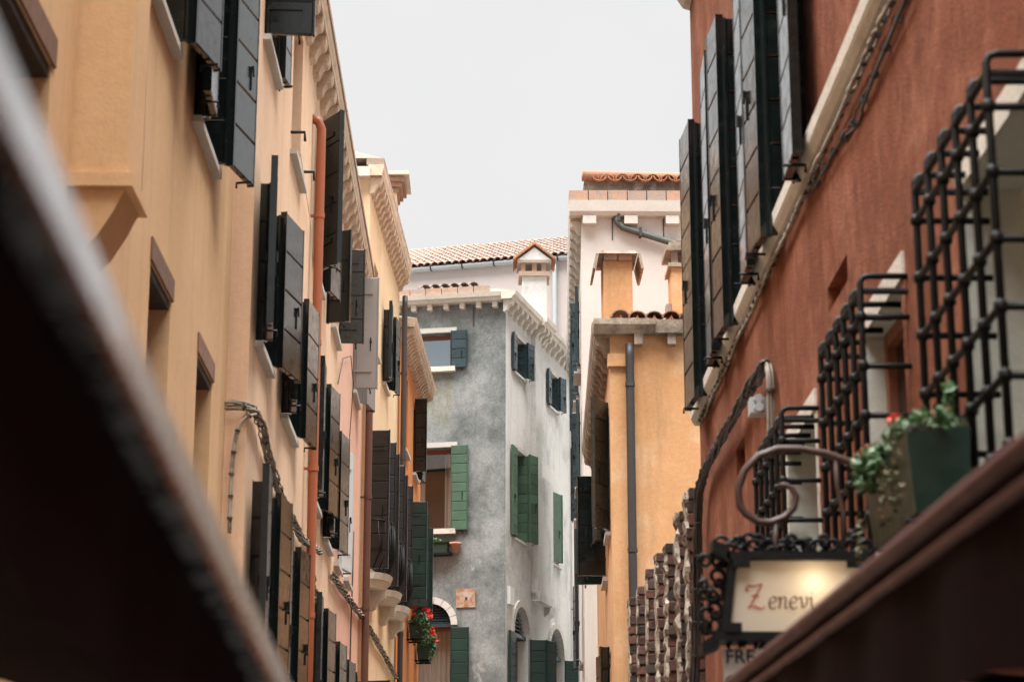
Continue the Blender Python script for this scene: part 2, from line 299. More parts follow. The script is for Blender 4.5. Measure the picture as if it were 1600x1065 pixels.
def win(house, F, s0, s1, z0, z1, near=None, far=None, depth=.3, mat='dark', sill=True, off=.09, ln=.36, lz=None, pane='glass_dark', frame='darkwood', sillmat='stone_w', lintel=None, sill_ext=.08, rmi=None, n=None, t=.045, sill_h=.045, sill_out=.06, nlabel=None, flabel=None, leaf2=None, fang=.12, nang=.04, top=.0, mull=True):
    """opening + window (frame, panes, sill) + shutters"""
    kw = {} if rmi is None else {'rmi': rmi}
    hole(F, s0, s1, z0, z1, depth, **kw)
    mb = MB(); fw = .06; o0, o1 = -depth + .0, -depth + .05
    for x in ((s0, s0 + fw), (s1 - fw, s1)) + ((((s0 + s1) / 2 - .03, (s0 + s1) / 2 + .03),) if mull else ()): mb.fbox(F, x[0], x[1], z0, z1, o0, o1)
    xs = [s0 + fw, (s0 + s1) / 2 - .03, (s0 + s1) / 2 + .03, s1 - fw] if mull else [s0 + fw, s1 - fw]
    for i in range(0, len(xs), 2):
        for zz in ((z0, z0 + fw), (z1 - fw, z1)): mb.fbox(F, xs[i], xs[i + 1], zz[0], zz[1], o0, o1 - .002)
    w = mb.build('window', frame, house)
    for i in range(0, len(xs), 2): MB().fbox(F, xs[i], xs[i + 1], z0 + fw, z1 - fw, o0, o0 + .012).build('pane', pane, w)
    if sill:
        q = MB(); q.fbox(F, s0 - sill_ext, s1 + sill_ext, z0 - sill_h, z0 - .001, -.01, sill_out); q.build('sill', sillmat, w)
    if lintel: MB().fbox(F, s0 - .06, s1 + .06, z1 + .001, z1 + .12, -.02, .035).build('lintel', lintel, w)
    zb, zt = (lz or (z0 + .02, z1 + .03))
    for side, mode in (('near', near), ('far', far)):
        if not mode: continue
        sg = -1 if side == 'near' else 1; sj = s0 if side == 'near' else s1; ang = nang if side == 'near' else fang; lb = nlabel if side == 'near' else flabel
        if mode == 'fold':
            leaf(house, F, (sj - sg * .026, -depth + .06), (sj - sg * .026, off - .03), zb, zt - .04, mat, n, t, stay=False)
            leaf(house, F, (sj + sg * .0, off), (sj + sg * ln, off + ln * ang), zb, zt, leaf2 or mat, n, t, label=lb)
        elif mode == 'flat': leaf(house, F, (sj, off), (sj + sg * ln, off + ln * ang), zb, zt, leaf2 or mat, n, t, label=lb)
        elif isinstance(mode, tuple):                                         # swung out: (angle from wall in degrees, width)
            a = math.radians(mode[0]); leaf(house, F, (sj, .03), (sj + sg * mode[1] * math.cos(a), .03 + mode[1] * math.sin(a)), zb, zt, leaf2 or mat, n, t, strap=True, label=lb)
    return w
def ring_wall(mb, F, mi=0): pass
def corbel_prof(d, h):  # scrolled bracket, (o, z) from the top
    return [(0, 0), (d, 0), (d * 1.02, -h * .28), (d * .9, -h * .46), (d * .66, -h * .5), (d * .5, -h * .62), (d * .36, -h * .9), (0, -h)]
def cornice(house, F, s0, s1, z, d, pitch, ch=.26, cw=.13, mat='corbel', cmat='corbel', th=.14, name='cornice', phase=.5, gut=None, extra=None):
    mb = MB(); mb.fprism(F, s0, s1, [(-.02, z), (d * .9, z), (d * .93, z + th * .3), (d, z + th * .5), (d * 1.06, z + th), (-.02, z + th)])
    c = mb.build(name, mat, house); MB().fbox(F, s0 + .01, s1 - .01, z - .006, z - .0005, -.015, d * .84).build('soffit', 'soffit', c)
    n = max(1, int((s1 - s0) / pitch)); me = None
    for i in range(n):
        sc = s0 + (i + phase) * (s1 - s0) / n
        if me is None:
            q = MB(); q.fprism(F, -cw / 2, cw / 2, [(o, z - .002 + zz) for o, zz in corbel_prof(d * .86, ch)]); oo = q.build('corbel', cmat, c, origin=F.at(0, z - ch)); me = oo.data; oo.location = np.array(F.at(sc, z - ch)) - wloc(c); recalc(oo)
        else: link('corbel', me, F.at(sc, z - ch + random.uniform(-.006, .006)), c)
    return c
def pipe(house, F, s, z0, z1, o, r, mat, elbow=None, bands=(), name='downpipe'):
    pts = [F.at(s, z0, o), F.at(s, (z0 + z1) / 2, o), F.at(s, z1 - .25, o), F.at(s, z1 - .1, o)]
    if elbow: pts += [F.at(s + elbow[0] * .35, z1 - .03, o + elbow[1] * .3), F.at(s + elbow[0], z1, o + elbow[1])]
    p = MB().tube(pts, r, 14).build(name, mat, house, smooth=True)
    for z in bands:
        q = MB(); q.tube([F.at(s, z - .025, o), F.at(s, z + .025, o)], r * 1.16, 14); q.fbox(F, s - .012, s + .012, z - .012, z + .012, -.01, o - r * .6); q.build('pipe_clamp', mat, p)
    return p
def roof_simple(house, poly, z, h, over=.0, mat='tile', inset=.45):
    P = np.array(poly, float); c = P.mean(0); mb = MB(); n = len(P)
    lo = [(x, y, z) for x, y in P]; hi = [tuple(c + (p - c) * inset) + (z + h,) for p in P]
    mb.hexa(lo, hi); return recalc(mb.build('roof', mat, house))
TILE = {}
def tile_mesh(mat, r=.085, L=.42):
    k = (mat, r, L)
    if k not in TILE:
        b = MB(); n = 6
        for r0, yy, zz in ((r, 0, 0), (r * .82, L, 0)):
            pass
        def arc(rr, y): return [(rr * math.cos(math.pi * i / n), y, rr * math.sin(math.pi * i / n) * .8) for i in range(n + 1)]
        o0, o1, i0, i1 = arc(r, 0), arc(r * .84, L), arc(r - .016, 0), arc(r * .84 - .016, L); k0 = n + 1; vs = o0 + o1 + i0 + i1; fs = []
        for i in range(n): fs += [(i, i + 1, k0 + i + 1, k0 + i), (2 * k0 + i + 1, 2 * k0 + i, 3 * k0 + i, 3 * k0 + i + 1), (i + 1, i, 2 * k0 + i, 2 * k0 + i + 1)]
        me = bpy.data.meshes.new('roof_tile'); me.from_pydata(vs, [], fs); me.materials.append(M[mat]); me.update(); TILE[k] = me
    return TILE[k]
def put_tile(parent, me, world, rotz, pitch, roll=0):
    o = link('roof_tile', me, world, parent); o.rotation_mode = 'ZXY' if False else 'XYZ'; o.rotation_euler = (pitch, roll, rotz); return o
def bundle(name, label, pts, nst, r, R, mat, twist=5, ties=True, tie_every=.35, group=None):
    """several cables twisted loosely along a path"""
    P = [np.array(p, float) for p in pts]; dist = [0]
    for a, b in zip(P, P[1:]): dist.append(dist[-1] + float(np.linalg.norm(b - a)))
    T = dist[-1]; m = max(8, int(T / .05)); path = []
    for i in range(m + 1):
        x = T * i / m; j = max(k for k in range(len(dist)) if dist[k] <= x + 1e-9); j = min(j, len(P) - 2); f = (x - dist[j]) / max(1e-6, dist[j + 1] - dist[j])
        path.append(P[j] * (1 - f) + P[j + 1] * f)
    for _ in range(3): path = [path[0]] + [(path[i - 1] + 2 * path[i] + path[i + 1]) / 4 for i in range(1, len(path) - 1)] + [path[-1]]
    mb = MB(); rd = random.Random(len(label))
    for k in range(nst):
        ph = 2 * math.pi * k / nst; q = []
        for i, p in enumerate(path):
            a = ph + twist * i * .05 + .5 * math.sin(i * .21 + k); rr = R * (.75 + .35 * math.sin(i * .17 + 2 * k)) + (rd.uniform(0, .012) if twist else 0)
            q.append(p + np.array([math.cos(a) * rr, .3 * math.cos(a * 1.3) * rr, math.sin(a) * rr]))
        mb.tube(q, r * (.8 + .4 * ((k * 37) % 10) / 10), 5)
    o = mb.build(name, mat, None, smooth=True); props(o, label, 'cable', group)
    if ties:
        st = max(1, int(tie_every / .05)); me = None
        for i in range(st // 2, len(path) - 1, st):
            t = path[i + 1] - path[i]; t /= np.linalg.norm(t)
            if True:
                q = MB().tube([path[i] - t * .007, path[i] + t * .007], R + r * 1.0, 8); q.build('cable_tie', 'cable_d', o)
    return o
# ================================================================== THE SETTING
g = MB(); g.quad((-150, -100, 0), (150, -100, 0), (150, 250, 0), (-150, 250, 0)); props(g.build('ground', 'paving', None, origin=(0, 0, 0)), kind='structure')
# ------------------------------------------------------------------ left row
FA = Fac((-1.8, 2), (-1.8, 14.4), (1, 0)); FB = Fac((-1.65, 14.4), (-1.65, 23.3), (1, 0)); FC = Fac((-1.65, 23.3), (-1.65, 28.2), (1, 0))
FD = Fac((-1.60, 28.2), (-1.375, 33.2), (1, 0)); FE = Fac((-1.355, 33.2), (-1.14, 38.0), (1, 0))
def shell(mb, F, s0, s1, z0, z1, back):           # plain sides and back of a row house
    a, b, c, d = F.at(s0, z0), F.at(s1, z0), F.at(s1, z0, -back), F.at(s0, z0, -back)
    up = lambda p: (p[0], p[1], z1)
    for p, q in ((b, c), (c, d), (d, a)): mb.quad(p, q, up(q), up(p))
    mb.quad(up(a), up(b), up(c), up(d))
# --- house A: chimney breast, lintel windows
H = thing('plastered_house', 'ochre peach house with projecting chimney breast and wooden lintels, before the step in the facade', 'house', (-4.8, 6, 0), 'houses along the alley')
for s0, s1 in ((5.15, 6.2), (8.93, 9.7), (10.88, 11.62)):
    win(H, FA, s0, s1, 3.45, 5.0, sill=True, depth=.5, frame='oldwood')
    MB().fbox(FA, s0 - .02, s1 + .05, 5.001, 5.13, -.02, .012).build('lintel', 'oldwood', H)
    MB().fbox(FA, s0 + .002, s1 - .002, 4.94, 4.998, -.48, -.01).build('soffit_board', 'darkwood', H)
win(H, FA, 8.55, 9.3, 6.4, 8.2, None, 'fold', ln=.42, off=.12, fang=.22, depth=.3)
win(H, FA, 10.3, 11.2, 6.34, 8.15, 'fold', 'fold', ln=.42, off=.12, fang=.22, depth=.3)
for s0, s1 in ((-2.2, -1.3), (2.4, 3.3)): win(H, FA, s0, s1, 6.4, 8.2, 'flat', 'flat', ln=.42)
mb = MB(); wall_faces(mb, FA, -5, 12.4, 0, 9.1); shell(mb, FA, -5, 12.4, 0, 9.1, 6); mb.build('wall', 'peach_a', H)
mb = MB(); zb = 4.63
mb.fbox(FA, 6.68, 7.07, zb + .06, 10.3, -.05, .25); mb.fbox(FA, 6.655, 7.095, zb, zb + .06, -.05, .28)
mb.fprism(FA, 6.69, 7.06, [(-.05, zb - .001), (.245, zb - .001), (.2, zb - .1), (.13, zb - .22), (.03, zb - .33), (-.05, zb - .36)])
mb.build('chimney_breast', 'peach_a', H)
roof_simple(H, [(-8, -3), (-1.6, -3), (-1.6, 14.4), (-8, 14.4)], 9.11, .9)
o = MB().tube([FA.at(8.32, 9.0, .03), FA.at(8.33, 7, .02), FA.at(8.36, 5.2, .022)], .012, 6).build('drop_cable', 'cable_w', None, smooth=True); props(o, 'thin white cable running straight down the ochre peach wall', 'cable')
# --- house B: terracotta downpipe
H = thing('plastered_house', 'peach house with terracotta painted downpipe and black green shutters', 'house', (-4.6, 18.5, 0), 'houses along the alley')
win(H, FB, .3, 1.15, 7.92, 9.25, (92, .34), 'fold', ln=.2, off=.06, depth=.28)
win(H, FB, 2.62, 3.5, 7.87, 9.25, None, None, depth=.28, frame='stone_w', pane='glass_dark')
for s, o_ in ((2.55, 0), (3.55, 0)):
    MB().tube([FB.at(s, 8.02, 0), FB.at(s, 8.02, .12), FB.at(s, 7.94, .125)], .014, 6).build('shutter_pin', 'iron', H)
win(H, FB, .4, 1.2, 5.58, 6.82, 'fold', 'fold', ln=.47, off=.10, fang=.2, nang=.1, depth=.28)
win(H, FB, 2.45, 3.4, 5.52, 6.76, 'fold', 'fold', ln=.47, off=.10, fang=.12, nang=.1, depth=.28)
win(H, FB, 5.55, 6.25, 5.42, 6.7, 'fold', 'fold', ln=.42, off=.10, fang=.15, depth=.28)
win(H, FB, 7.2, 7.95, 5.32, 6.6, 'fold', 'fold', ln=.42, off=.10, fang=.15, depth=.28)
win(H, FB, 5.35, 6.0, 7.6, 9.15, (33, .42), 'fold', ln=.36, off=.09, fang=.2, depth=.28)
win(H, FB, 7.7, 8.55, 7.75, 8.85, None, (88, .27), depth=.28, leaf2='brownleaf')
leaf(H, FB, (6.75, .03), (6.68, .26), 7.5, 8.5, 'dark')
win(H, FB, .5, 1.2, 3.2, 4.6, 'fold', 'fold', ln=.4, off=.12, depth=.28)
win(H, FB, 2.3, 3.0, 3.1, 4.5, 'fold', 'fold', ln=.4, off=.12, depth=.28)
win(H, FB, 5.6, 6.3, 3.0, 4.45, 'fold', 'fold', ln=.4, off=.12, depth=.28)
win(H, FB, 7.4, 8.1, 3.0, 4.35, 'fold', 'fold', ln=.4, off=.12, depth=.28)
mb = MB(); wall_faces(mb, FB, 0, FB.L, 0, 9.7); shell(mb, FB, 0, FB.L, 0, 9.7, 6); mb.build('wall', 'peach_b', H)
pipe(H, FB, 4.73, .2, 8.98, .085, .044, 'pipe_o', elbow=(-.03, -.1), bands=(8.0, 6.75, 5.55, 4.2, 3.0))
cornice(H, FB, 2.2, FB.L, 9.6, .18, .42, ch=.24, cw=.17, th=.13)
MB().fbox(FB, 1.2, 2.2, 9.2, 9.36, -.02, .3).build('balcony_slab', 'corbel', H)
for s in (1.3, 1.75, 2.12): recalc(MB().fprism(FB, s - .06, s + .06, [(o_, 9.199 + z_) for o_, z_ in corbel_prof(.27, .22)]).build('corbel', 'corbel', H))
mb = MB()
for i in range(9): mb.tube([FB.at(1.22 + i * .12, 9.36, .27), FB.at(1.22 + i * .12, 10.2, .27)], .01, 6)
mb.tube([FB.at(1.2, 10.2, .27), FB.at(2.22, 10.2, .27)], .018, 6); mb.build('railing', 'green', H)
P = MB(); rows = MB()
for i in range(22):
    s = 2.3 + i * .3
    if s < FB.L - .1: MB().fbox(FB, s, s + .285, 9.735, 9.80, -.05, .205).build('eaves_brick', 'brick_o', H)
roof_simple(H, [(-7.6, 14.4), (-1.47, 14.4), (-1.47, 23.3), (-7.6, 23.3)], 9.81, 1.0)
# --- house C: pink
H = thing('plastered_house', 'salmon pink house with grey painted shutters beside the brown downpipe', 'house', (-4.6, 25.7, 0), 'houses along the alley')
win(H, FC, 2.6, 3.4, 7.95, 9.4, (88, .28), 'fold', mat='greyp', leaf2='greyp', ln=.5, off=.12, fang=.15, depth=.28, n=1)
win(H, FC, .0, .55, 5.35, 6.75, None, (12, .42), mat='dark', leaf2='greyl', ln=.42, off=.1, depth=.28, n=1)
win(H, FC, 1.75, 2.45, 5.45, 7.0, None, None, depth=.28, frame='greyl', pane='glass_sky', rmi=1)
win(H, FC, .6, 1.3, 3.0, 4.4, 'flat', 'flat', ln=.4); win(H, FC, 3.0, 3.7, 3.0, 4.4, 'flat', 'flat', ln=.4)
mb = MB(); wall_faces(mb, FC, 0, FC.L, 0, 9.7, 0); shell(mb, FC, 0, FC.L, 0, 9.7, 6); mb.build('wall', ['pink_c', 'whitep'], H)
cornice(H, FC, 0, FC.L - .05, 9.6, .18, .34, ch=.22, cw=.15, th=.13)
pipe(H, FC, 4.75, .2, 9.5, .1, .05, 'pipe_b', bands=(8.5, 7, 5.5, 4))
for i in range(16): MB().fbox(FC, .02 + i * .3, .305 + i * .3, 9.735, 9.80, -.05, .205).build('eaves_brick', 'brick_o', H)
roof_simple(H, [(-7.6, 23.3), (-1.47, 23.3), (-1.47, 28.15), (-7.6, 28.15)], 9.81, .8)
# --- house D: cream with balconies
H = thing('plastered_house', 'tall cream house with three small iron balconies and scrolled eaves brackets', 'house', (-4.5, 30.7, 0), 'houses along the alley')
for s in (.55, 2.15, 3.7):
    win(H, FD, s, s + .75, 6.12, 8.05, (86, .25), (80, .27), sill=False, depth=.3, mat='darkb', n=8)
    z = 6.08; q = MB(); c = s + .37; n = 10; w = .50; prof = []
    for i in range(n + 1):
        t = -1 + 2 * i / n; prof.append((c + w * t, .12 + .19 * (1 - abs(t) ** 3)))
    q.hexa([FD.at(c - w, z - .09, 0)] + [FD.at(x, z - .09, o_ - .03) for x, o_ in prof] + [FD.at(c + w, z - .09, 0)], [FD.at(c - w, z, 0)] + [FD.at(x, z, o_) for x, o_ in prof] + [FD.at(c + w, z, 0)])
    q.hexa([FD.at(c - w * .9, z - .2, 0)] + [FD.at(c + (x - c) * .85, z - .2, o_ * .6) for x, o_ in prof] + [FD.at(c + w * .9, z - .2, 0)], [FD.at(c - w * .95, z - .091, 0)] + [FD.at(c + (x - c) * .95, z - .091, o_ - .05) for x, o_ in prof] + [FD.at(c + w * .95, z - .091, 0)])
    b = recalc(q.build('balcony', 'stone', H))
    recalc(MB().fprism(FD, c - .1, c + .1, [(o_, z - .201 + zz) for o_, zz in corbel_prof(.22, .26)]).build('bracket', 'stone', b))
    q = MB(); rail = [FD.at(x, z + .72, o_ * .95 + .03) for x, o_ in prof]; foot = [FD.at(x, z + .03, o_ * .8 - .01) for x, o_ in prof]
    q.tube([FD.at(c - w, z + .72, .02)] + rail + [FD.at(c + w, z + .72, .02)], .014, 6); q.tube(foot, .011, 6)
    for i in range(n + 1):
        a = np.array(foot[i]); d = np.array(rail[i]); mid = (a + d) / 2 + np.array([.06, 0, -.12]); q.tube([a, a * .6 + d * .4 + np.array([.07, 0, 0]), d], .010, 6)
        if i < n:
            e = np.array(foot[i + 1]); f = np.array(rail[i + 1]); cc = (a + d + e + f) / 4; r = .055
            q.tube([cc + np.array([.04, math.cos(k * .9) * r * (1 - k * .07), math.sin(k * .9) * r * 2.6 * (1 - k * .07)]) for k in range(10)], .008, 5)
    q.build('railing', 'iron', b, smooth=True)
win(H, FD, 2.3, 2.9, 9.2, 10.35, 'fold', 'fold', depth=.28, ln=.3, off=.12, mat='dark')
win(H, FD, .75, 1.35, 9.3, 10.6, None, None, depth=.3, frame='stone_w')
win(H, FD, .6, 1.2, 3.2, 4.6, (80, .3), 'flat'); win(H, FD, 2.4, 3.0, 3.2, 4.6, (80, .3), 'flat')
ZD = 11.6
mb = MB(); wall_faces(mb, FD, 0, FD.L, 0, ZD + .1); shell(mb, FD, 0, FD.L, 0, ZD + .1, 6); mb.build('wall', 'cream_d', H)
cornice(H, FD, -.12, FD.L - .05, ZD, .19, .27, ch=.24, cw=.11, th=.16)
MB().fbox(FD, -.16, .2, ZD - .02, ZD + .12, -1.0, .0).build('gable_coping', 'stone', H)
for i in range(17): MB().fbox(FD, -.1 + i * .3, .185 + i * .3, ZD + .165, ZD + .26, -.05, .2).build('eaves_brick', 'brick_o', H)
sd = Fac((-1.62, 28.2), (-6, 28.2), (0, -1))
pipe(H, sd, .22, 9.0, ZD - .05, .08, .055, 'pipe_g', bands=(10.6, 9.8))
pipe(H, FD, 4.9, .2, ZD - .2, .1, .045, 'pipe_d', bands=(10, 8.6, 7.2, 5.8))
r = roof_simple(H, [(-7.5, 28.1), (-1.43, 28.1), (-1.2, 33.2), (-7.5, 33.2)], ZD + .262, .9)
MB().fbox(sd, .42, 1.6, ZD + .12, ZD + .2, -.6, .06).build('roof_felt', 'lead', H)
cx, cy = -1.48, 32.0
q = MB(); q.box(cx - .3, cx + .1, cy - .3, cy + .3, ZD, ZD + 1.0); ch = q.build('chimney', 'cream_d', H)
for k in range(3): MB().box(cx - .33 - .05 * k, cx + .13 + .05 * k, cy - .33 - .05 * k, cy + .33 + .05 * k, ZD + 1.002 + k * .075, ZD + 1.07 + k * .075).build('chimney_course', 'brick_o', ch)
MB().box(cx - .5, cx + .3, cy - .5, cy + .5, ZD + 1.24, ZD + 1.3).build('chimney_cap', 'stone', ch)
# --- house E: burnt orange
H = thing('plastered_house', 'burnt orange house with bottle green shutters meeting the grey corner house', 'house', (-4.2, 35.5, 0), 'houses along the alley')
win(H, FE, 1.1, 1.9, 6.5, 8.1, (88, .36), (60, .36), depth=.28, mat='green', n=8); win(H, FE, 3.0, 3.7, 6.4, 8.0, (88, .33), (45, .33), depth=.28, mat='green', n=8)
win(H, FE, 1.0, 1.7, 9.0, 10.3, None, None, depth=.28, frame='stone_w'); win(H, FE, 3.0, 3.7, 9.0, 10.3, (88, .2), 'fold', depth=.28, ln=.3)
ZE = 10.82
mb = MB(); wall_faces(mb, FE, 0, FE.L, 0, ZE + .1); shell(mb, FE, 0, FE.L, 0, ZE + .1, 6); mb.build('wall', 'orange_e', H)
cornice(H, FE, .02, FE.L + .1, ZE, .25, .22, ch=.22, cw=.10, th=.15)
roof_simple(H, [(-7.2, 33.22), (-1.1, 33.22), (-.87, 38.1), (-7.2, 38.1)], ZE + .152, .6)
# ------------------------------------------------------------------ grey corner house
G0 = (.45, 41.0); GL = Fac(G0, (-4.5, 42.05), (0, -1)); GR = Fac(G0, (.45 + .284 * 5.4, 41 + .959 * 5.4), (1, 0))
H = thing('corner_house', 'weathered grey corner house with green shutters and arched louvred windows', 'house', (-.8, 44, 0))
ZG = 13.5
def big_win(F, s0, s1, z0, z1, leafs, mat, name='window', curtain=True, arch=False, n=None):
    dp = .22; hole(F, s0, s1, z0, z1, dp + .12, arch=arch, back=False)
    ztop = z1 - (s1 - s0) / 2 if arch else z1
    mb = MB(); fw = .075
    for a, b in ((s0, s0 + fw), (s1 - fw, s1)): mb.fbox(F, a, b, z0, ztop, -dp - .06, -dp)
    for c, d in ((z0, z0 + fw), (ztop - fw, ztop)): mb.fbox(F, s0 + fw, s1 - fw, c, d, -dp - .06, -dp - .002)
    if arch: mb.fbox(F, s0 + fw, s1 - fw, z0 + .75, z0 + .83, -dp - .058, -dp - .004); mb.fbox(F, (s0 + s1) / 2 - .04, (s0 + s1) / 2 + .04, z0 + fw, z0 + .75, -dp - .058, -dp - .004)
    w = mb.build(name, 'wood', H)
    MB().fbox(F, s0 + fw, s1 - fw, z0 + fw, ztop - fw, -dp - .04, -dp - .03).build('pane', 'glass_clear' if curtain else 'glass_sky', w)
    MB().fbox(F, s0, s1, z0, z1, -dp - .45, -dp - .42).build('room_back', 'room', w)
    if curtain:
        q = MB(); k = 26; pts = []
        for i in range(k + 1): pts.append((s0 + fw + (s1 - s0 - 2 * fw) * i / k, -dp - .12 + .018 * math.sin(i * 1.7)))
        cut = .72 if arch else .3
        for (a, p), (b, r_) in zip(pts, pts[1:]):
            if not arch and a > s0 + (s1 - s0) * .22 and a < s0 + (s1 - s0) * .72: continue
            q.quad(F.at(a, z0 + fw, p), F.at(b, z0 + fw, r_), F.at(b, ztop - fw, r_), F.at(a, ztop - fw, p))
        q.build('curtain', 'curtain', w, smooth=True)
    if arch:
        cs = (s0 + s1) / 2; rr = (s1 - s0) / 2; ra = rr + .13; n_ = 18
        for i in range(n_ // 2):
            a0, a1 = math.pi * i / (n_ // 2) + .01, math.pi * (i + 1) / (n_ // 2) - .01
            P = []
            for a in (a0, (a0 + a1) / 2, a1): P.append((cs - ra * math.cos(a), ztop + ra * math.sin(a)))
            for a in (a1, (a0 + a1) / 2, a0): P.append((cs - rr * math.cos(a), ztop + rr * math.sin(a)))
            recalc(MB().hexa([F.at(x, z, -.05) for x, z in P], [F.at(x, z, .045) for x, z in P]).build('arch_stone', 'stone_w', w))
        MB().fbox(F, s0, s1, ztop - .03, ztop + .04, -dp, -.04).build('transom', 'slate', w)
        nl = 7
        for i in range(nl):
            z = ztop + .05 + (rr - .06) * i / nl; hw = math.sqrt(max(.01, (rr - .015) ** 2 - (z - ztop + .05) ** 2))
            q = MB(); q.hexa([F.at(cs - hw, z, -.08), F.at(cs + hw, z, -.08), F.at(cs + hw, z + .012, -.075), F.at(cs - hw, z + .012, -.075)], [F.at(cs - hw, z + .06, -.15), F.at(cs + hw, z + .06, -.15), F.at(cs + hw, z + .07, -.14), F.at(cs - hw, z + .07, -.14)])
            recalc(q.build('louvre', 'slate', w))
        pts = [(cs - rr * math.cos(math.pi * i / 16), ztop + rr * math.sin(math.pi * i / 16)) for i in range(17)]
        MB().add([F.at(x, z, -.17) for x, z in pts], [tuple(range(17))]).build('louvre_back', 'room', w)
    else:
        MB().fbox(F, s0 - .12, s1 + .12, z1 + .002, z1 + .1, -.03, .06).build('lintel', 'stone_w', w)
        MB().fbox(F, s0 - .1, s1 + .14, z0 - .1, z0 - .001, -.05, .12).build('sill', 'stone', w)
    for L_ in leafs: leaf(H, F, *L_, mat, n)
    return w
px = GL.px
def sz(F, u, v, o=0): return F.px(u, v, o)
s_r = px(705, 575)[0]
big_win(GL, s_r, s_r + .95, 12.2, 12.92, [((s_r - .01, .05), (s_r - .33, .06), 12.17, 12.95)], 'slate', curtain=False, n=4)
big_win(GL, px(705, 830)[0], px(705, 830)[0] + .85, 8.9, 10.55, [((px(705, 830)[0] - .01, .05), (px(731, 830)[0], .06), 8.87, 10.58)], 'green_f', n=9)
sa = px(705, 1000)[0]
big_win(GL, sa, sa + .86, 4.9, px(672, 940)[1] - .03, [((sa - .01, .07), (sa - .36, .08), 4.9, px(705, 980)[1])], 'green', arch=True, n=9)
# right face: bifold shutters
def rwin(u0, u1, v_top, v_bot, mat, uo=0, z=None, ln=.33, curtain=False):
    s0 = GR.px(u0, (v_top + v_bot) / 2)[0]; s1 = GR.px(u1, (v_top + v_bot) / 2)[0]
    return s0, s1
for u0, u1, v, z0, z1, mat, ln, nn in ((804, 817, 560, 12.2, 12.95, 'slate', .24, 5), (858, 868, 610, 12.12, 12.87, 'slate', .24, 5), (804, 818, 780, 8.8, 10.6, 'green_f', .36, 9)):
    s0 = GR.px(u0, v)[0]; s1 = GR.px(u1, v)[0]
    leaf(H, GR, (s0, .04), (s0 - (.34 if nn == 9 else .27), .05), z0 + .02, z1 + .03, mat, nn)
    win(H, GR, s0, s1, z0, z1, None, 'fold', depth=.25, mat=mat, ln=.3 if nn == 9 else ln, off=.13 if nn == 9 else .10, fang=.25, frame='stone_w', n=nn, sill_ext=.12)
    MB().fbox(GR, s0 - .08, s1 + .08, z1 + .001, z1 + .09, -.02, .05).build('lintel', 'stone_w', H)
win(H, GR, 3.45, 4.2, 8.75, 10.3, None, None, depth=.2, mat='green_f', frame='stone_w'); leaf(H, GR, (3.46, .02), (3.98, .12), 8.8, 10.28, 'green_f', 1, planks=False)
for u0, u1, ut in ((801, 825, 813), (857, 879, 868)):
    s0 = GR.px(u0, 990)[0]; s1 = GR.px(u1, 990)[0]; zt = GR.px(ut, 948 if u0 < 850 else 982)[1]; zs = zt - (s1 - s0) / 2
    big_win(GR, s0, s1, 4.9, zt, [((s0 - .0, .05), (s0 - .4, .06), 4.9, zs), ((s1, .05), (s1 + .15, .33), 4.9, zs), ((s1 + .15, .34), (s1 + .55, .42), 4.9, zs)], 'green', arch=True, n=9)
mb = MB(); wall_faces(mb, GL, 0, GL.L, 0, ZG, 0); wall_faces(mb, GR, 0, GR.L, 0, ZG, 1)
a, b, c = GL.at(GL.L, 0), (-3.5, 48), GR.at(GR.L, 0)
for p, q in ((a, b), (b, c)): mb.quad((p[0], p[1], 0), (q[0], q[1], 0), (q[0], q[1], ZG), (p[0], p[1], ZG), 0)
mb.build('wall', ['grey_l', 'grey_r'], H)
# eaves of the grey house
def gcornice(F, s0, s1, sg, n, cm):
    c = MB(); c.fprism(F, s0, s1, [(-.02, ZG), (.2, ZG), (.22, ZG + .05), (.27, ZG + .07), (.29, ZG + .16), (-.02, ZG + .16)]); c = c.build('cornice', 'stone', H)
    for i in range(n):
        s = s0 + .15 + (s1 - s0 - .3) * i / (n - 1); q = MB()
        if cm: recalc(q.fprism(F, s - .06, s + .06, [(o_, ZG - .002 + z_) for o_, z_ in corbel_prof(.2, .24)]).build('corbel', 'stone', c))
        else: q.fbox(F, s - .05, s + .05, ZG - .12, ZG - .002, -.02, .15).build('corbel', 'stone', c)
gcornice(GL, .05, GL.L, 1, 15, False); gcornice(GR, -.28, 1.85, 1, 6, True); gcornice(GR, 2.72, GR.L, 1, 7, True)
for i in range(14): MB().fbox(GL, .3 + i * .33, .615 + i * .33, ZG + .162, ZG + .31, -.1, .22).build('eaves_brick', 'brick_o', H)
for i in range(6): put_tile(H, tile_mesh('tile', .1, .5), GL.at(.62 + i * .2, ZG + .33, .18), math.atan2(GL.n[1], GL.n[0]) + math.pi / 2 + .45, .25)
MB().fprism(GR, -.2, GR.L, [(-.3, ZG + .161), (.27, ZG + .161), (-.3, ZG + .26)]).build('eaves_slab', 'stone', H)
mb = MB(); mb.fbox(GR, 1.95, 2.42, 10.35, ZG, -.02, .1); mb.fbox(GR, 1.92, 2.95, 7.75, 10.35, -.02, .14); mb.fbox(GR, 1.92, 2.98, 7.72, 7.9, -.02, .18)
mb.fprism(GR, 2.95, 3.4, [(-.02, 7.75), (.14, 7.75), (.1, 7.6), (-.02, 7.5)]); mb.fbox(GR, 2.951, 3.38, 7.751, 10.35, -.02, .09)
mb.build('chimney_breast', 'grey_r', H)
c = MB().fprism(GR, 1.851, 2.719, [(-.02, ZG), (.3, ZG), (.32, ZG + .05), (.37, ZG + .07), (.39, ZG + .16), (-.02, ZG + .16)]).build('breast_cornice', 'stone', H)
for s in (2.0, 2.28, 2.56): recalc(MB().fprism(GR, s - .06, s + .06, [(o_, ZG - .002 + z_) for o_, z_ in corbel_prof(.3, .26)]).build('corbel', 'stone', c))
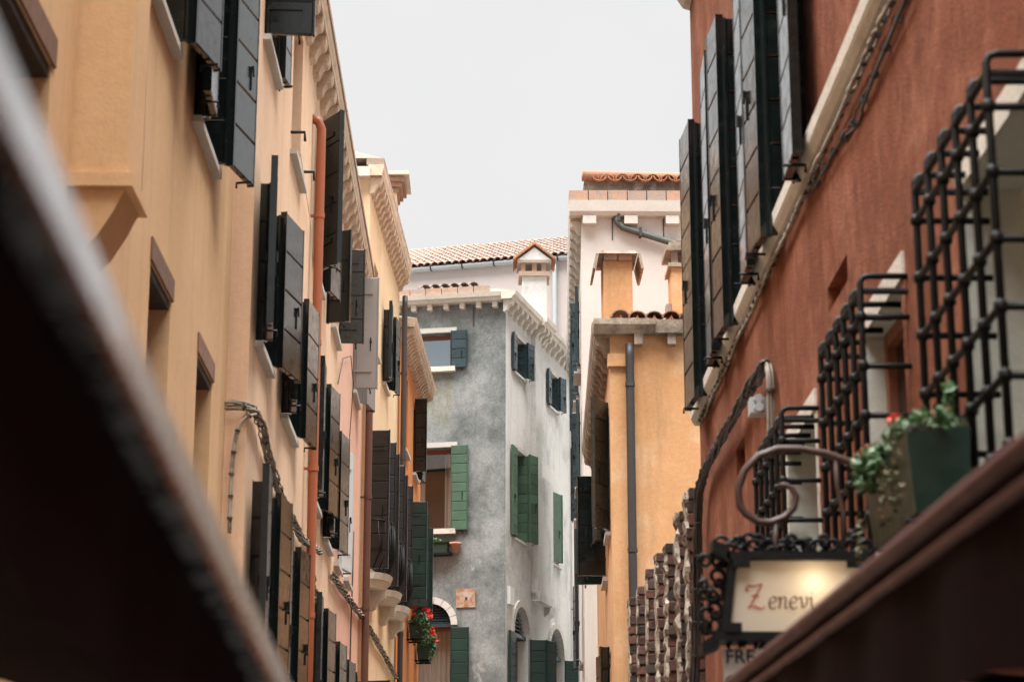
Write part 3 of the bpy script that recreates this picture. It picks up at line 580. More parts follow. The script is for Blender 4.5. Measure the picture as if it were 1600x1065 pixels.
MB().fbox(GR, .12, .42, GR.px(797, 945)[1], GR.px(797, 917)[1], -.01, .06).build('meter_box', 'whitep', H)
s, z = GL.px(743, 948); s2, z2 = GL.px(713, 920); q = MB().fbox(GL, s, s2, z, z2, -.01, .03).build('metal_plate', 'rust', H)
MB().fbox(GL, s + .16, s + .2, z + .16, z + .2, .031, .05).build('bolt', 'rustiron', q)
s, z = GL.px(740, 508); MB().fbox(GL, s - .012, s + .012, z, GL.px(740, 480)[1], 0, .03).build('tie_rod', 'rustiron', H)
pipe(H, GR, GR.L - .12, .3, ZG - .02, .12, .055, 'pipe_d', bands=(12, 10, 8, 6))
# chimney with little gabled hood
cc = aty(833, 470, 43.2); cx, cy = cc[0], cc[1]
q = MB(); q.box(cx - .24, cx + .28, cy - .3, cy + .3, ZG, 14.62); ch = q.build('chimney', 'grey_r', H)
MB().box(cx - .31, cx + .35, cy - .37, cy + .37, 14.622, 14.72).build('chimney_course', 'brick_o', ch)
for x in (-.24, .0, .2):
    for y in (-.32, .26): MB().box(cx + x - .03, cx + x + .07, cy + y, cy + y + .07, 14.721, 14.9).build('hood_pier', 'brick_o', ch)
MB().box(cx - .34, cx + .38, cy - .4, cy + .4, 14.901, 14.96).build('chimney_course', 'brick_o', ch)
q = MB(); q.hexa([(cx - .34, cy - .4, 14.961), (cx + .38, cy - .4, 14.961), (cx + .02, cy - .4, 15.24)], [(cx - .34, cy + .4, 14.961), (cx + .38, cy + .4, 14.961), (cx + .02, cy + .4, 15.24)]); recalc(q.build('hood', 'grey_r', ch))
for sg in (-1, 1):
    for k in range(3):
        y0 = cy - .46 + k * .31
        q = MB(); xa, xb = cx + .02 + sg * .0, cx + .02 + sg * .45; za, zb = 15.30, 14.95
        q.hexa([(xa, y0, za), (xb, y0, zb), (xb, y0, zb + .05), (xa, y0, za + .05)], [(xa, y0 + .3, za), (xb, y0 + .3, zb), (xb, y0 + .3, zb + .05), (xa, y0 + .3, za + .05)]); recalc(q.build('hood_tile', 'tile_o', ch))
roof_simple(H, [(-3.5, 42.5), (.1, 41.5), (1.7, 46.0), (-3.5, 47.5)], ZG + .162, .35)
# planters on the grey house
q = thing('window_planter', 'dark green trough planter on the grey wall under the faded green shutter', 'planter', GL.at(px(684, 865)[0], px(684, 867)[1], .16))
s, z = px(684, 866); b = MB().fbox(GL, s - .24, s + .3, z, z + .2, .03, .24).build('trough', 'boxgreen', q); MB().fbox(GL, s - .27, s + .33, z + .2, z + .225, .0, .27).build('rim', 'boxgreen', q)
MB().fbox(GL, s - .3, s + .34, z - .04, z - .002, -.01, .27).build('shelf', 'iron', q)
def foliage(mb, c, rad, n, size, seed=1, hang=0):
    rd = random.Random(seed)
    for i in range(n):
        a = rd.uniform(0, 6.28); t = rd.uniform(-1, 1); r = rd.random() ** .4; w = math.sqrt(1 - t * t)
        p = np.array(c) + np.array([rad[0] * r * w * math.cos(a), rad[1] * r * w * math.sin(a), rad[2] * r * t - hang * rd.random() ** 2])
        d = np.array([rd.gauss(0, 1), rd.gauss(0, 1), rd.gauss(.2, .8)]); d /= np.linalg.norm(d); e = np.cross(d, [rd.gauss(0, 1), rd.gauss(0, 1), rd.gauss(0, 1)]); e /= np.linalg.norm(e) + 1e-6; k = size * rd.uniform(.6, 1.3)
        f = np.cross(d, e) * k * .15
        mb.add([p - d * k, p + e * k * .55 + f, p + d * k, p - e * k * .55 + f], [(0, 1, 2, 3)])
    return mb
mb = MB(); foliage(mb, GL.at(s + .03, z + .25, .14), (.24, .1, .06), 160, .025, 4); props(mb.build('sprouts', 'leaf', q), kind='stuff')
o = thing('flower_pot', 'small terracotta pot standing on the shelf beside the dark green trough', 'pot', GL.at(px(697, 866)[0] - .02, z + .002, .14))
p_ = GL.at(px(697, 866)[0] - .02 - .2, z + .002, .14)
o.location = p_; WL[o.name] = np.array(p_)
MB().lathe(p_, [(.07, 0), (.10, .15), (.125, .155), (.125, .2), (.105, .2), (.095, .16)], 16).build('pot', 'pot', o, smooth=True)
MB().lathe((p_[0], p_[1], p_[2] + .165), [(.093, 0), (.093, .012)], 16).build('soil', 'soil', o)
# ------------------------------------------------------------------ pale pink house behind
PK = Fac((-5, 53.8), (5, 50.93), (0, -1)); ZP = 17.75
H = thing('back_house', 'pale pink house with tiled roof and zinc gutter rising behind the grey house', 'house', (0, 56, 0))
mb = MB(); wall_faces(mb, PK, 0, PK.L, 0, ZP); shell(mb, PK, 0, PK.L, 0, ZP, 10); mb.build('wall', 'pink_back', H)
gt = MB(); n = 60
gt.fprism(PK, 0, PK.L, [(.12 + .09 * math.cos(a), ZP + .06 + .09 * math.sin(a)) for a in [math.pi + math.pi * i / 8 for i in range(9)]]); gt = gt.build('gutter', 'zinc', H)
for i in range(12): MB().fprism(PK, .4 + i * .85, .44 + i * .85, [(.12 + .1 * math.cos(a), ZP + .06 + .1 * math.sin(a)) for a in [math.pi + math.pi * k / 8 for k in range(9)]]).build('gutter_bracket', 'pipe_d', gt)
pit = math.radians(23); Lr = 5.2
mb = MB(); mb.quad(PK.at(0, ZP + .08, .1), PK.at(PK.L, ZP + .08, .1), PK.at(PK.L, ZP + .08 + Lr * math.sin(pit), .1 - Lr * math.cos(pit)), PK.at(0, ZP + .08 + Lr * math.sin(pit), .1 - Lr * math.cos(pit)))
rf = mb.build('roof', 'tile', H); rot = math.atan2(-PK.n[1], -PK.n[0]) - math.pi / 2; me = tile_mesh('tile', .098, .5); sA = PK.px(628, 420)[0]; k = 0
rd = random.Random(3)
for i in range(24):
    for j in range(12):
        s = sA + .19 * i + rd.uniform(-.008, .008); d = .42 * j + (.0 if j else -.02)
        o = put_tile(rf, me, PK.at(s, ZP + .1 + d * math.sin(pit) + .012 * (12 - j) / 12, .16 - d * math.cos(pit)), rot, pit - .02)
mb = MB()                                        # the tiles outside the view, one mass
tv = [tuple(v.co) for v in me.vertices]; tf = [tuple(p.vertices) for p in me.polygons]; cr, sr = math.cos(rot), math.sin(rot)
for i in list(range(-12, 0)) + list(range(24, 34)):
    for j in range(12):
        c_ = PK.at(sA + .19 * i, ZP + .1 + .42 * j * math.sin(pit), .16 - .42 * j * math.cos(pit)); vs = []
        for x, y, zz in tv:
            y2 = y * math.cos(pit) - zz * math.sin(pit); z2 = y * math.sin(pit) + zz * math.cos(pit); vs.append((c_[0] + x * cr - y2 * sr, c_[1] + x * sr + y2 * cr, c_[2] + z2))
        mb.add(vs, tf)
props(mb.build('roof_tiles', 'tile', rf), kind='stuff')
pipe(H, PK, PK.px(868, 430)[0], 9, ZP, .1, .06, 'zinc', bands=(16, 14))
# ------------------------------------------------------------------ white house
WFc = Fac((1.6, 33), (7.5, 33), (0, -1)); WFl = Fac((1.6, 33), (1.97, 43.5), (-1, 0)); ZW = 12.62
H = thing('white_house', 'tall off white house with blue green shutters and eaves tiles behind the ochre house', 'house', (4, 37, 0))
for s, z in ((2.0, 10.6), (3.9, 10.55), (5.8, 10.5), (2.0, 8.6), (4.4, 8.5)):
    win(H, WFl, s, s + .7, z, z + 1.35, 'flat', (60, .14), depth=.25, mat='slate', n=5, ln=.24, off=.06)
    MB().fbox(WFl, s - .1, s + .8, z - .12, z - .092, -.01, .12).build('sill_edge', 'stone_w', H)
win(H, WFl, 2.2, 2.9, 5.6, 7.0, 'flat', 'flat', depth=.25)
mb = MB(); wall_faces(mb, WFc, 0, WFc.L, 0, ZW + .1); wall_faces(mb, WFl, 0, WFl.L, 0, ZW + .1); p, q, r = WFl.at(WFl.L, 0), (7.5, 43.5, 0), WFc.at(WFc.L, 0)
for a, b in ((p, q), (q, r)): mb.quad((a[0], a[1], 0), (b[0], b[1], 0), (b[0], b[1], ZW + .1), (a[0], a[1], ZW + .1))
mb.build('wall', 'white_h', H)
c = MB().fprism(WFc, -.2, WFc.L, [(-.02, ZW), (.14, ZW), (.2, ZW + .06), (.22, ZW + .24), (-.02, ZW + .24)]).build('cornice', 'stone_w', H)
for i in range(6): s = .12 + i * .68; MB().fbox(WFc, s - .1, s + .12, ZW - .14, ZW - .002, -.01, .17).build('corbel', 'stone_w', c)
cornice(H, WFl, -.0, WFl.L, ZW, .2, .5, ch=.2, cw=.2, mat='stone_w', cmat='stone', th=.24)
for i in range(16): MB().fbox(WFc, -.2 + i * .32, .105 + i * .32, ZW + .242, ZW + .42 + random.uniform(-.004, .004), -.1, .19).build('eaves_brick', 'brick_o', H)
MB().fbox(WFc, .05, WFc.L, ZW + .43, ZW + .62, -.3, .1).build('tile_bed', 'mortar', H)
me = tile_mesh('tile_o', .12, .55)
for i in range(16):
    put_tile(H, me, WFc.at(.18 + i * .25, ZW + .63 + random.uniform(-.01, .01), .16), 0, .08)
    o = put_tile(H, me, WFc.at(.305 + i * .25, ZW + .69, .17), 0, .08, math.pi)
MB().tube([WFc.at(.02, ZW + .7, .1), WFc.at(WFc.L, ZW + .74, -.35)], .09, 10).build('ridge', 'tile_o', H, smooth=True)
roof_simple(H, [(1.5, 33.1), (7.5, 33.1), (7.5, 43.4), (1.9, 43.4)], ZW + .34, .4)
a, b = WFc.px(963, 330), WFc.px(966, 352); c_, d = WFc.px(1048, 382), WFc.px(1100, 400)
p = MB().tube([WFc.at(a[0], ZW - .01, .1), WFc.at(a[0], b[1] + .03, .1), WFc.at(b[0] + .06, b[1] - .07, .1), WFc.at(c_[0], c_[1], .1), WFc.at(d[0], d[1], .1)], .055, 12).build('downpipe', 'pipe_g', H, smooth=True)
for x, y in ((966, 343), (1000, 366)): s, z = WFc.px(x, y); MB().fbox(WFc, s - .02, s + .02, z - .07, z + .07, -.01, .17).build('pipe_clamp', 'pipe_d', p)
for u, va, vb in ((957, 335, 375), (1037, 330, 372)): s, z = WFc.px(u, vb); MB().fbox(WFc, s - .008, s + .008, z, WFc.px(u, va)[1], 0, .02).build('wire', 'pipe_d', H)
# ------------------------------------------------------------------ ochre house
OX = Fac((1.49, 24), (6.5, 24), (0, -1)); OF = Fac((1.49, 24), (1.69, 31), (-1, 0)); ZO = 8.16
H = thing('ochre_house', 'ochre yellow house with brown downpipe, stained stone eaves and two chimneys', 'house', (3.5, 26, 0))
win(H, OF, .75, 1.35, 5.95, 7.5, (28, .36), 'fold', depth=.25, mat='dark', n=6, leaf2='brownleaf', off=.12); win(H, OF, 2.0, 2.7, 5.6, 6.85, (84, .33), (86, .33), depth=.25, mat='dark', n=6)
win(H, OF, 1.0, 1.75, 3.0, 4.6, (70, .1), 'flat', depth=.25, mat='dark', n=6, ln=.3)
mb = MB(); wall_faces(mb, OX, 0, OX.L, 0, ZO); wall_faces(mb, OF, 0, OF.L, 0, ZO); p, q, r = OF.at(OF.L, 0), (6.5, 31, 0), OX.at(OX.L, 0)
for a, b in ((p, q), (q, r)): mb.quad((a[0], a[1], 0), (b[0], b[1], 0), (b[0], b[1], ZO), (a[0], a[1], ZO))
mb.build('wall', 'ochre', H)
MB().fprism(OX, -.2, .52, [(-.02, ZO), (.12, ZO), (.17, ZO + .05), (.2, ZO + .09), (.2, ZO + .16), (-.02, ZO + .16)]).build('cornice_block', 'stone_d', H)
MB().fprism(OX, .525, 4.9, [(-.02, ZO), (.15, ZO), (.16, ZO + .16), (-.02, ZO + .16)]).build('cornice_block', 'stone_d', H)
for s in (.33, .72, 1.4): MB().fbox(OX, s - .05, s + .05, ZO - .13, ZO - .002, -.01, .12).build('corbel', 'stone_d', H)
MB().fbox(OX, -.03, .24, 7.78, 7.93, -.1, .05).build('corner_block', 'ochre', H)
cornice(H, OF, -.02, OF.L, ZO, .2, .36, ch=.22, cw=.2, mat='stone_d', cmat='stone_d', th=.16)
pipe(H, OX, .225, .2, ZO - .02, .08, .05, 'pipe_d', bands=(7.55, 5.6, 4.4))
mb = MB(); mb.hexa([(1.45, 24.0, ZO + .162), (6.4, 24.0, ZO + .162), (6.4, 30.9, ZO + .162), (1.6, 30.9, ZO + .162)], [(2.6, 25.4, ZO + .5), (6, 25.4, ZO + .5), (6, 29.5, ZO + .5), (2.6, 29.5, ZO + .5)]); rf = recalc(mb.build('roof', 'tile_o', H))
me = tile_mesh('tile_o', .11, .5); me2 = tile_mesh('tile', .11, .5)
for i in range(14):
    s = .12 + i * .2
    put_tile(rf, me if i % 2 else me2, OX.at(s, ZO + .175 + random.uniform(0, .02), .14), random.uniform(-.06, .06), .2)
    put_tile(rf, me, OX.at(s + .1, ZO + .22, .12), 0, .2, math.pi)
    put_tile(rf, me2 if i % 2 else me, OX.at(s, ZO + .27, -.25), random.uniform(-.06, .06), .2)
a = aty(941, 415, 25.0); b = aty(986, 415, 25.0); cx0, cx1, zc = a[0], b[0], a[2]
ch = MB().box(cx0, cx1, 24.8, 25.3, ZO, zc).build('chimney', 'ochre', H)
for k in range(2): MB().box(cx0 + k * (cx1 - cx0) / 2 + .006, cx0 + (k + 1) * (cx1 - cx0) / 2 - .006, 24.74, 25.36, zc + .002, zc + .06).build('chimney_course', 'brick_o', ch)
q = MB(); x0, x1 = cx0 - .06, cx1 + .06
q.hexa([(x0, 24.68, zc + .062), (x1, 24.68, zc + .062), (x1, 25.42, zc + .062), (x0, 25.42, zc + .062)], [(x0 + .02, 24.7, zc + .10), (x1 - .02, 24.7, zc + .10), (x1 - .02, 25.4, zc + .10), (x0 + .02, 25.4, zc + .10)]); recalc(q.build('chimney_cap', 'stone_d', ch))
for x, sg in ((x0, -1), (x1, 1)):
    q = MB(); q.hexa([(x + sg * .005, 24.68, zc + .06), (x + sg * .035, 24.68, zc + .06), (x + sg * .075, 24.68, zc - .13), (x + sg * .045, 24.68, zc - .13)], [(x + sg * .005, 25.42, zc + .06), (x + sg * .035, 25.42, zc + .06), (x + sg * .075, 25.42, zc - .13), (x + sg * .045, 25.42, zc - .13)]); recalc(q.build('chimney_skirt', 'stone_d', ch))
a = aty(1047, 425, 24.8); b = aty(1100, 425, 24.8); x0, x1, z = a[0], b[0], a[2]
ch = MB().box(x0, x1, 24.6, 25.1, ZO, z).build('chimney', 'ochre', H)
MB().box(x0 - .04, x1 + .04, 24.56, 25.14, z + .001, z + .05).build('chimney_course', 'stone_d', ch)
for x in (x0 + .0, (x0 + x1) / 2 - .04, x1 - .08):
    for y in (24.6, 25.02): MB().box(x, x + .08, y, y + .08, z + .051, z + .2).build('hood_pier', 'brick_o', ch)
for k, (e, zz) in enumerate(((.07, .2), (.03, .26), (-.06, .31))): MB().box(x0 - e, x1 + e, 24.6 - e, 25.1 + e, z + zz + .001, z + zz + .055).build('chimney_course', 'stone_d', ch)
MB().box(x0 - .07, x0 - .002, 24.65, 24.8, z - .62, z - .45).build('flue_stub', 'brick_o', ch)
# ------------------------------------------------------------------ red house on the right
FR = Fac((1.6, 2), (1.6, 15.2), (-1, 0)); ZR = 8.62
H = thing('red_house', 'brick red plastered house with tall black green shutters and iron window grilles', 'house', (4.5, 8, 0), 'houses along the alley')
for s0, s1, ln in ((7.82, 8.72, .38), (9.60, 10.5, .36), (11.5, 12.35, .42)):
    win(H, FR, s0, s1, 5.21, 7.12, 'fold', 'fold', sill=False, depth=.3, off=.10, ln=ln, fang=.06, nang=.03, lz=(5.08, 7.15), n=8)
for s0, s1 in ((1.5, 2.3), (4.2, 5.0)): win(H, FR, s0, s1, 5.21, 7.12, 'flat', 'flat', sill=False, depth=.3, ln=.4, off=.05)
GR_W = ((3.62, 4.66), (5.72, 6.53), (7.9, 8.83))
for i, (s0, s1) in enumerate(GR_W):
    win(H, FR, s0, s1, 2.5, 3.93, depth=.13 if i == 1 else .24, frame='wood' if i == 1 else 'reveal', pane='glass_dark', sillmat='stone', rmi=1, mull=False, sill_out=.06)
    MB().fbox(FR, s0 - .07, s1 + .07, 3.931, 4.03, -.05, .012).build('lintel', 'stone', H)
    for a, b in ((s0 - .07, s0 - .001), (s1 + .001, s1 + .07)): MB().fbox(FR, a, b, 2.5, 3.93, -.05, .004).build('jamb_stone', 'stone' if i != 1 else 'red', H)
for s0, s1, z0, z1 in ((6.86, 7.4, 4.28, 4.40), (10.6, 11.05, 4.25, 4.42)): hole(FR, s0, s1, z0, z1, .06, back=True)
mb = MB(); wall_faces(mb, FR, -5, FR.L, 0, ZR); shell(mb, FR, -5, FR.L, 0, ZR, 6); mb.build('wall', ['red', 'reveal'], H)
MB().fprism(FR, -5, FR.L + .06, [(-.01, 5.08), (.03, 5.08), (.05, 5.11), (.06, 5.13), (.065, 5.195), (.02, 5.209), (-.01, 5.209)]).build('belt_course', 'stone', H)
MB().fprism(FR, -5, FR.L + .05, [(-.01, ZR - .22), (.05, ZR - .2), (.11, ZR - .1), (.13, ZR), (-.01, ZR)]).build('cornice', 'stone', H)
roof_simple(H, [(1.42, -3), (7.6, -3), (7.6, 15.3), (1.42, 15.3)], ZR + .005, .8, mat='tile_o')
COLLAR = []
def grille(s0, s1, z0, z1, out, nb, nr, zt):
    fr = MB(); r = .0125
    for i, z in enumerate(np.linspace(z0, z1, nr)): pass
    g_ = MB(); g_.tube([FR.at(s0, z1, -.06), FR.at(s0, z1, out), FR.at(s1, z1, out), FR.at(s1, z1, -.06)], r, 8); G_ = g_.build('grille', 'iron', H, smooth=False)
    bars = np.linspace(s0, s1, nb); rows = np.linspace(z1 - .10, z0, nr)
    for i, s in enumerate(bars):
        top = z1 + .06
        pts = [FR.at(s, z0 - .06, out), FR.at(s, top - .03, out), FR.at(s, top - .008, out - .01), FR.at(s, top, out - .035), FR.at(s, top, -.06 if i in (0, nb - 1) else -.05)]
        MB().tube(pts, r, 8).build('bar', 'iron', G_, smooth=True)
    for z in rows:
        q = MB(); q.tube([FR.at(s0, z, -.06), FR.at(s0, z, out - .012), FR.at(s0 + .012, z, out), FR.at(s1 - .012, z, out), FR.at(s1, z, out - .012), FR.at(s1, z, -.06)], r * .95, 8); q = q.build('bar', 'iron', G_, smooth=True)
        for s in bars:
            if COLLAR: link('bar_collar', COLLAR[0], FR.at(s, z - .02, out), G_)
            else: COLLAR.append(MB().tube([FR.at(s, z - .02, out), FR.at(s, z - .009, out), FR.at(s, z + .009, out), FR.at(s, z + .02, out)], [.013, .021, .021, .013], 8).build('bar_collar', 'iron', G_, smooth=True).data)
    return G_
grille(3.55, 4.57, 2.62, 3.89, .18, 6, 7, 0); grille(5.62, 6.58, 2.62, 3.86, .18, 6, 7, 0); grille(7.78, 8.78, 2.62, 3.86, .18, 6, 7, 0)
# ------------------------------------------------------------------ brick garden wall with fins
H = thing('brick_wall', 'old brick garden wall with seven upright brick fins between red and ochre house', 'wall', (1.9, 19, 0))
mb = MB(); mb.box(1.92, 2.2, 15.3, 23.6, 0, 4.5); mb.build('wall_core', 'mortar', H)
BR = {}
rd = random.Random(11)
def brick_mesh(k):
    if k not in BR:
        b = MB(); r2 = random.Random(k); x, y, z = .165, .122, .042
        P = [(sx * x, sy * y, sz_ * z) for sz_ in (-1, 1) for sx, sy in ((-1, -1), (1, -1), (1, 1), (-1, 1))]
        P = [tuple(c + r2.uniform(-.006, .006) for c in p) for p in P]; b.hexa(P[:4], P[4:])
        me = bpy.data.meshes.new('brick'); me.from_pydata(b.v, [], b.f); me.materials.append(M['brick']); me.update()
        import bmesh
        q = bmesh.new(); q.from_mesh(me); bmesh.ops.bevel(q, geom=q.edges[:], offset=.006, segments=1, affect='EDGES'); q.to_mesh(me); q.free(); BR[k] = me
    return BR[k]
for i, (u, v, y) in enumerate(((1079, 760, 15.9), (1065, 794, 16.6), (1047, 846, 17.7), (1032, 860, 18.6), (1016, 886, 19.8), (1002, 913, 21.0), (989, 931, 22.1))):
    p = aty(u - 5.5, v, y); x0 = p[0]; zt = p[2]
    mb = MB(); mb.box(x0 + .025, 1.919, y + .02, y + .22, 0, zt - .03); f = mb.build('fin', 'mortar', H)
    z = zt - .05; n = 0
    while z > 3.1:
        o = link('brick', brick_mesh(rd.randrange(5)), (x0 + .165 + rd.uniform(-.008, .014), y + .125 + rd.uniform(-.012, .012), z), f); o.rotation_euler = (rd.uniform(-.03, .03), rd.uniform(-.02, .02), rd.uniform(-.04, .04) + (math.pi if rd.random() < .5 else 0)); z -= rd.uniform(.095, .105)
    mb = MB(); m_ = 30; lo = 3.0; th0 = (.030, .034, .030, .020, .010, .008, .008)[i]; ring = []     # plaster remains on the alley side; pale colour also paints its lit edge
    for k in range(m_ + 1):
        z = zt - .03 - (zt - lo) * k / m_; w = max(.002, th0 * (.55 + .6 * math.sin(k * 1.9 + i) * math.sin(k * .7) + rd.uniform(-.25, .25))); ya = y + rd.uniform(.0, .05); ring.append([(x0 + .012, ya, z), (x0 - w, ya + .012, z), (x0 - w * .9, y + .235, z), (x0 + .012, y + .24, z)])
    vs = [p for r_ in ring for p in r_]; mb.add(vs, [(k * 4 + j, k * 4 + (j + 1) % 4, k * 4 + 4 + (j + 1) % 4, k * 4 + 4 + j) for k in range(m_) for j in range(4)] + [(0, 1, 2, 3), tuple(m_ * 4 + j for j in (3, 2, 1, 0))])
    if mb.v: recalc(mb.build('lit_limewash', 'lit_limewash', f))
# ------------------------------------------------------------------ cables
def fpath(F, pts, o): return [F.at(F.px(u, v, o)[0], F.px(u, v, o)[1], o) for u, v in pts]
bundle('cable_bundle', 'tangled bundle of grey cables sagging across the peach house to its downpipe', [aty(350, 634, 14.34), aty(372, 632, 14.34), aty(392, 636, 14.32)] + fpath(FB, [(402, 648), (410, 665), (416, 700), (432, 755), (450, 800), (470, 840), (500, 862)], .05), 9, .007, .026, 'cable', 2.2, group='cables on the walls')
bundle('cable_bundle', 'grey cable bundle descending over the pink house to the brown downpipe', fpath(FC, [(520, 898), (545, 935), (572, 972)], .05), 6, .010, .026, 'cable', 1.5, group='cables on the walls')
bundle('cable_bundle', 'grey cable bundle under the iron balconies of the cream house', fpath(FD, [(574, 975), (595, 1012), (620, 1058)], .05), 6, .010, .026, 'cable', 1.5, group='cables on the walls')
bundle('cable_bundle', 'loose cable coil dropping beside the terracotta downpipe, below the sagging bundle', fpath(FB, [(486, 895), (492, 930), (500, 960), (512, 1000)], .05), 6, .008, .035, 'cable', 3, group='cables on the walls')
sd = Fac((-1.8, 14.4), (-1.65, 14.4), (0, -1))
bundle('conduit', 'clipped pale conduit curving down the step between the two peach houses', [aty(400, 646, 14.3), aty(388, 645, 14.3), aty(376, 655, 14.3), aty(368, 680, 14.3), aty(362, 730, 14.3), aty(358, 832, 14.3)], 2, .010, .009, 'cable', 0, tie_every=.16)
bundle('cable_run', 'cable run clipped along the stone belt course of the red house', fpath(FR, [(1420, -60), (1395, 0), (1262, 290), (1180, 470), (1110, 622), (1092, 660)], .03), 2, .009, .008, 'cable', .3, tie_every=.16, group='cables on the walls')
bundle('cable_run', 'second thin cable joining the belt course run from the upper red wall', fpath(FR, [(1432, -40), (1412, 10), (1365, 120), (1330, 200), (1300, 240), (1268, 300)], .02), 2, .007, .012, 'cable_d', 2, tie_every=.3)
bundle('cable_bundle', 'thick dark cable bundle sloping down the red wall to its far corner', fpath(FR, [(1196, 570), (1175, 600), (1145, 655), (1118, 700), (1100, 735), (1093, 765), (1090, 850), (1087, 960), (1085, 1075)], .06), 8, .010, .020, 'cable_d', 1, tie_every=.3, group='cables on the walls')
bundle('conduit', 'pair of pale grey conduits hooked over beside the smallest grille on the red wall', fpath(FR, [(1186, 600), (1188, 575), (1195, 566), (1202, 575), (1204, 640), (1206, 700), (1208, 800), (1210, 900)], .05), 4, .010, .018, 'cable', 0, tie_every=.3)
p = FR.at(*FR.px(1182, 640, .08), .08); o = thing('junction_box', 'small grey junction box with two stubs on the red wall', 'box', p)
MB().box(p[0] - .04, p[0] + .05, p[1] - .06, p[1] + .06, p[2] - .03, p[2] + .06).build('case', 'zinc', o); MB().tube([(p[0], p[1] - .13, p[2] - .01), (p[0], p[1] - .05, p[2] - .01)], .026, 10).build('stub', 'zinc', o); MB().tube([(p[0], p[1] - .12, p[2] + .04), (p[0], p[1] - .05, p[2] + .04)], .024, 10).build('stub', 'zinc', o)
# ------------------------------------------------------------------ hanging sign
YS = 7.45
def sg(u, v, dy=0): return aty(u, v, YS + dy)
S = thing('hanging_sign', 'lit cream sign with red and brown script lettering in ornate black iron frame', 'sign', (1.6, YS, 3.2))
a, b = sg(1134, 988), sg(1345, 878); x0, x1, z0, z1 = a[0], b[0], a[2], b[2]; sl_ = .035     # left edge leans a little
mb = MB(); mb.hexa([(x0, YS - .03, z0), (x1, YS - .03, z0), (x1, YS - .022, z0), (x0, YS - .022, z0)], [(x0 + sl_, YS - .03, z1), (x1, YS - .03, z1), (x1, YS - .022, z1), (x0 + sl_, YS - .022, z1)]); mb.build('panel', 'opal', S)
mb = MB(); mb.hexa([(x0, YS + .09, z0), (x1, YS + .09, z0), (x1, YS + .1, z0), (x0, YS + .1, z0)], [(x0 + sl_, YS + .09, z1), (x1, YS + .09, z1), (x1, YS + .1, z1), (x0 + sl_, YS + .1, z1)]); mb.build('rear_panel', 'opal', S)
mb = MB(); t = .018
def bar3(p, q, w): mb.hexa([(p[0] - w, YS - .05, p[1] - w), (p[0] + w, YS - .05, p[1] - w), (p[0] + w, YS + .11, p[1] - w), (p[0] - w, YS + .11, p[1] - w)], [(q[0] - w, YS - .05, q[1] + w), (q[0] + w, YS - .05, q[1] + w), (q[0] + w, YS + .11, q[1] + w), (q[0] - w, YS + .11, q[1] + w)])
bar3((x0 - .005, z0), (x0 + sl_ - .005, z1), .013)
mb.box(x0 - .03, x1 + .02, YS - .06, YS + .12, z0 - .03, z0 - .002); mb.box(x0 + sl_ - .03, x1 + .02, YS - .06, YS + .12, z1 + .002, z1 + .03); mb.box(x1 + .001, x1 + .025, YS - .055, YS + .115, z0, z1)
mb.build('frame', 'iron', S)
mb = MB()
def curl(cx, cz, r, a0, a1, n=16, rr=.009, k=.55, y=YS + .03):
    MB().tube([(cx + r * (1 - k * i / n) * math.cos(a0 + (a1 - a0) * i / n), y, cz + r * (1 - k * i / n) * math.sin(a0 + (a1 - a0) * i / n)) for i in range(n + 1)], [rr * (1.25 - .5 * i / n) for i in range(n + 1)], 6).build('scroll', 'iron', S, smooth=True)
rs = random.Random(5)
for i in range(26):
    curl(x0 + rs.uniform(-.02, .52), z1 + rs.uniform(.03, .085), rs.uniform(.015, .035), rs.uniform(0, 6), rs.choice((-1, 1)) * rs.uniform(3.5, 6), rr=.007, y=YS + rs.uniform(-.02, .08))
for i in range(16):
    curl(x0 - rs.uniform(.02, .075), z0 + rs.uniform(-.03, .3), rs.uniform(.014, .03), rs.uniform(0, 6), rs.choice((-1, 1)) * rs.uniform(3.5, 6), rr=.007, y=YS + rs.uniform(-.02, .08))
for i in range(9):                               # scrolls along the top
    cx = x0 + .05 + i * .058; curl(cx, z1 + .055, .034, math.pi * (.0 if i % 2 else 1), math.pi * (1.9 if i % 2 else -.9))
    if i % 2: curl(cx + .02, z1 + .085, .022, -.5, 4)
for i in range(5):                               # and the left side
    cz = z0 + .03 + i * .058; cx = x0 + sl_ * i / 5 - .045; curl(cx, cz, .034, math.pi * (-.5 if i % 2 else .5), math.pi * (1.4 if i % 2 else -1.4)); curl(cx + .012, cz + .03, .018, 0, 5)
for i in range(7): curl(x0 + .03 + i * .06, z0 - .045, .028, math.pi * (1 if i % 2 else 0), math.pi * (-.8 if i % 2 else 1.8))
for cx, cz, sx, sz_ in ((x0 - .03, z0 - .03, -1, -1), (x0 + sl_ - .02, z1 + .02, -1, 1)):
    mb.hexa([(cx, YS - .06, cz - .03), (cx + sx * .06, YS - .06, cz + sz_ * .03 - .02), (cx + sx * .06, YS - .06, cz + sz_ * .03 + .02), (cx, YS - .06, cz + .03)], [(cx, YS + .06, cz - .03), (cx + sx * .06, YS + .06, cz + sz_ * .03 - .02), (cx + sx * .06, YS + .06, cz + sz_ * .03 + .02), (cx, YS + .06, cz + .03)]); mb.build('finial', 'iron', S); mb = MB()
for cx, cz in ((x0 + sl_ + .02, z1 - .012), (x1 - .03, z1 - .012), (x0 + .02, z0 + .012)):
    MB().box(cx - .03, cx + .03, YS - .066, YS - .0505, cz - .016, cz + .016).build('corner_clasp', 'iron', S)
arm = [(1440, 772), (1410, 758), (1370, 742), (1330, 722), (1290, 708), (1250, 701), (1215, 701), (1185, 712), (1163, 735), (1153, 765), (1156, 790), (1166, 803), (1185, 815), (1205, 816), (1226, 808), (1240, 793), (1244, 775), (1237, 762), (1226, 757), (1217, 759)]
mb = MB(); mb.tube([sg(*q, .03) for q in arm], [.014] * 16 + [.013, .012, .011, .011], 10)
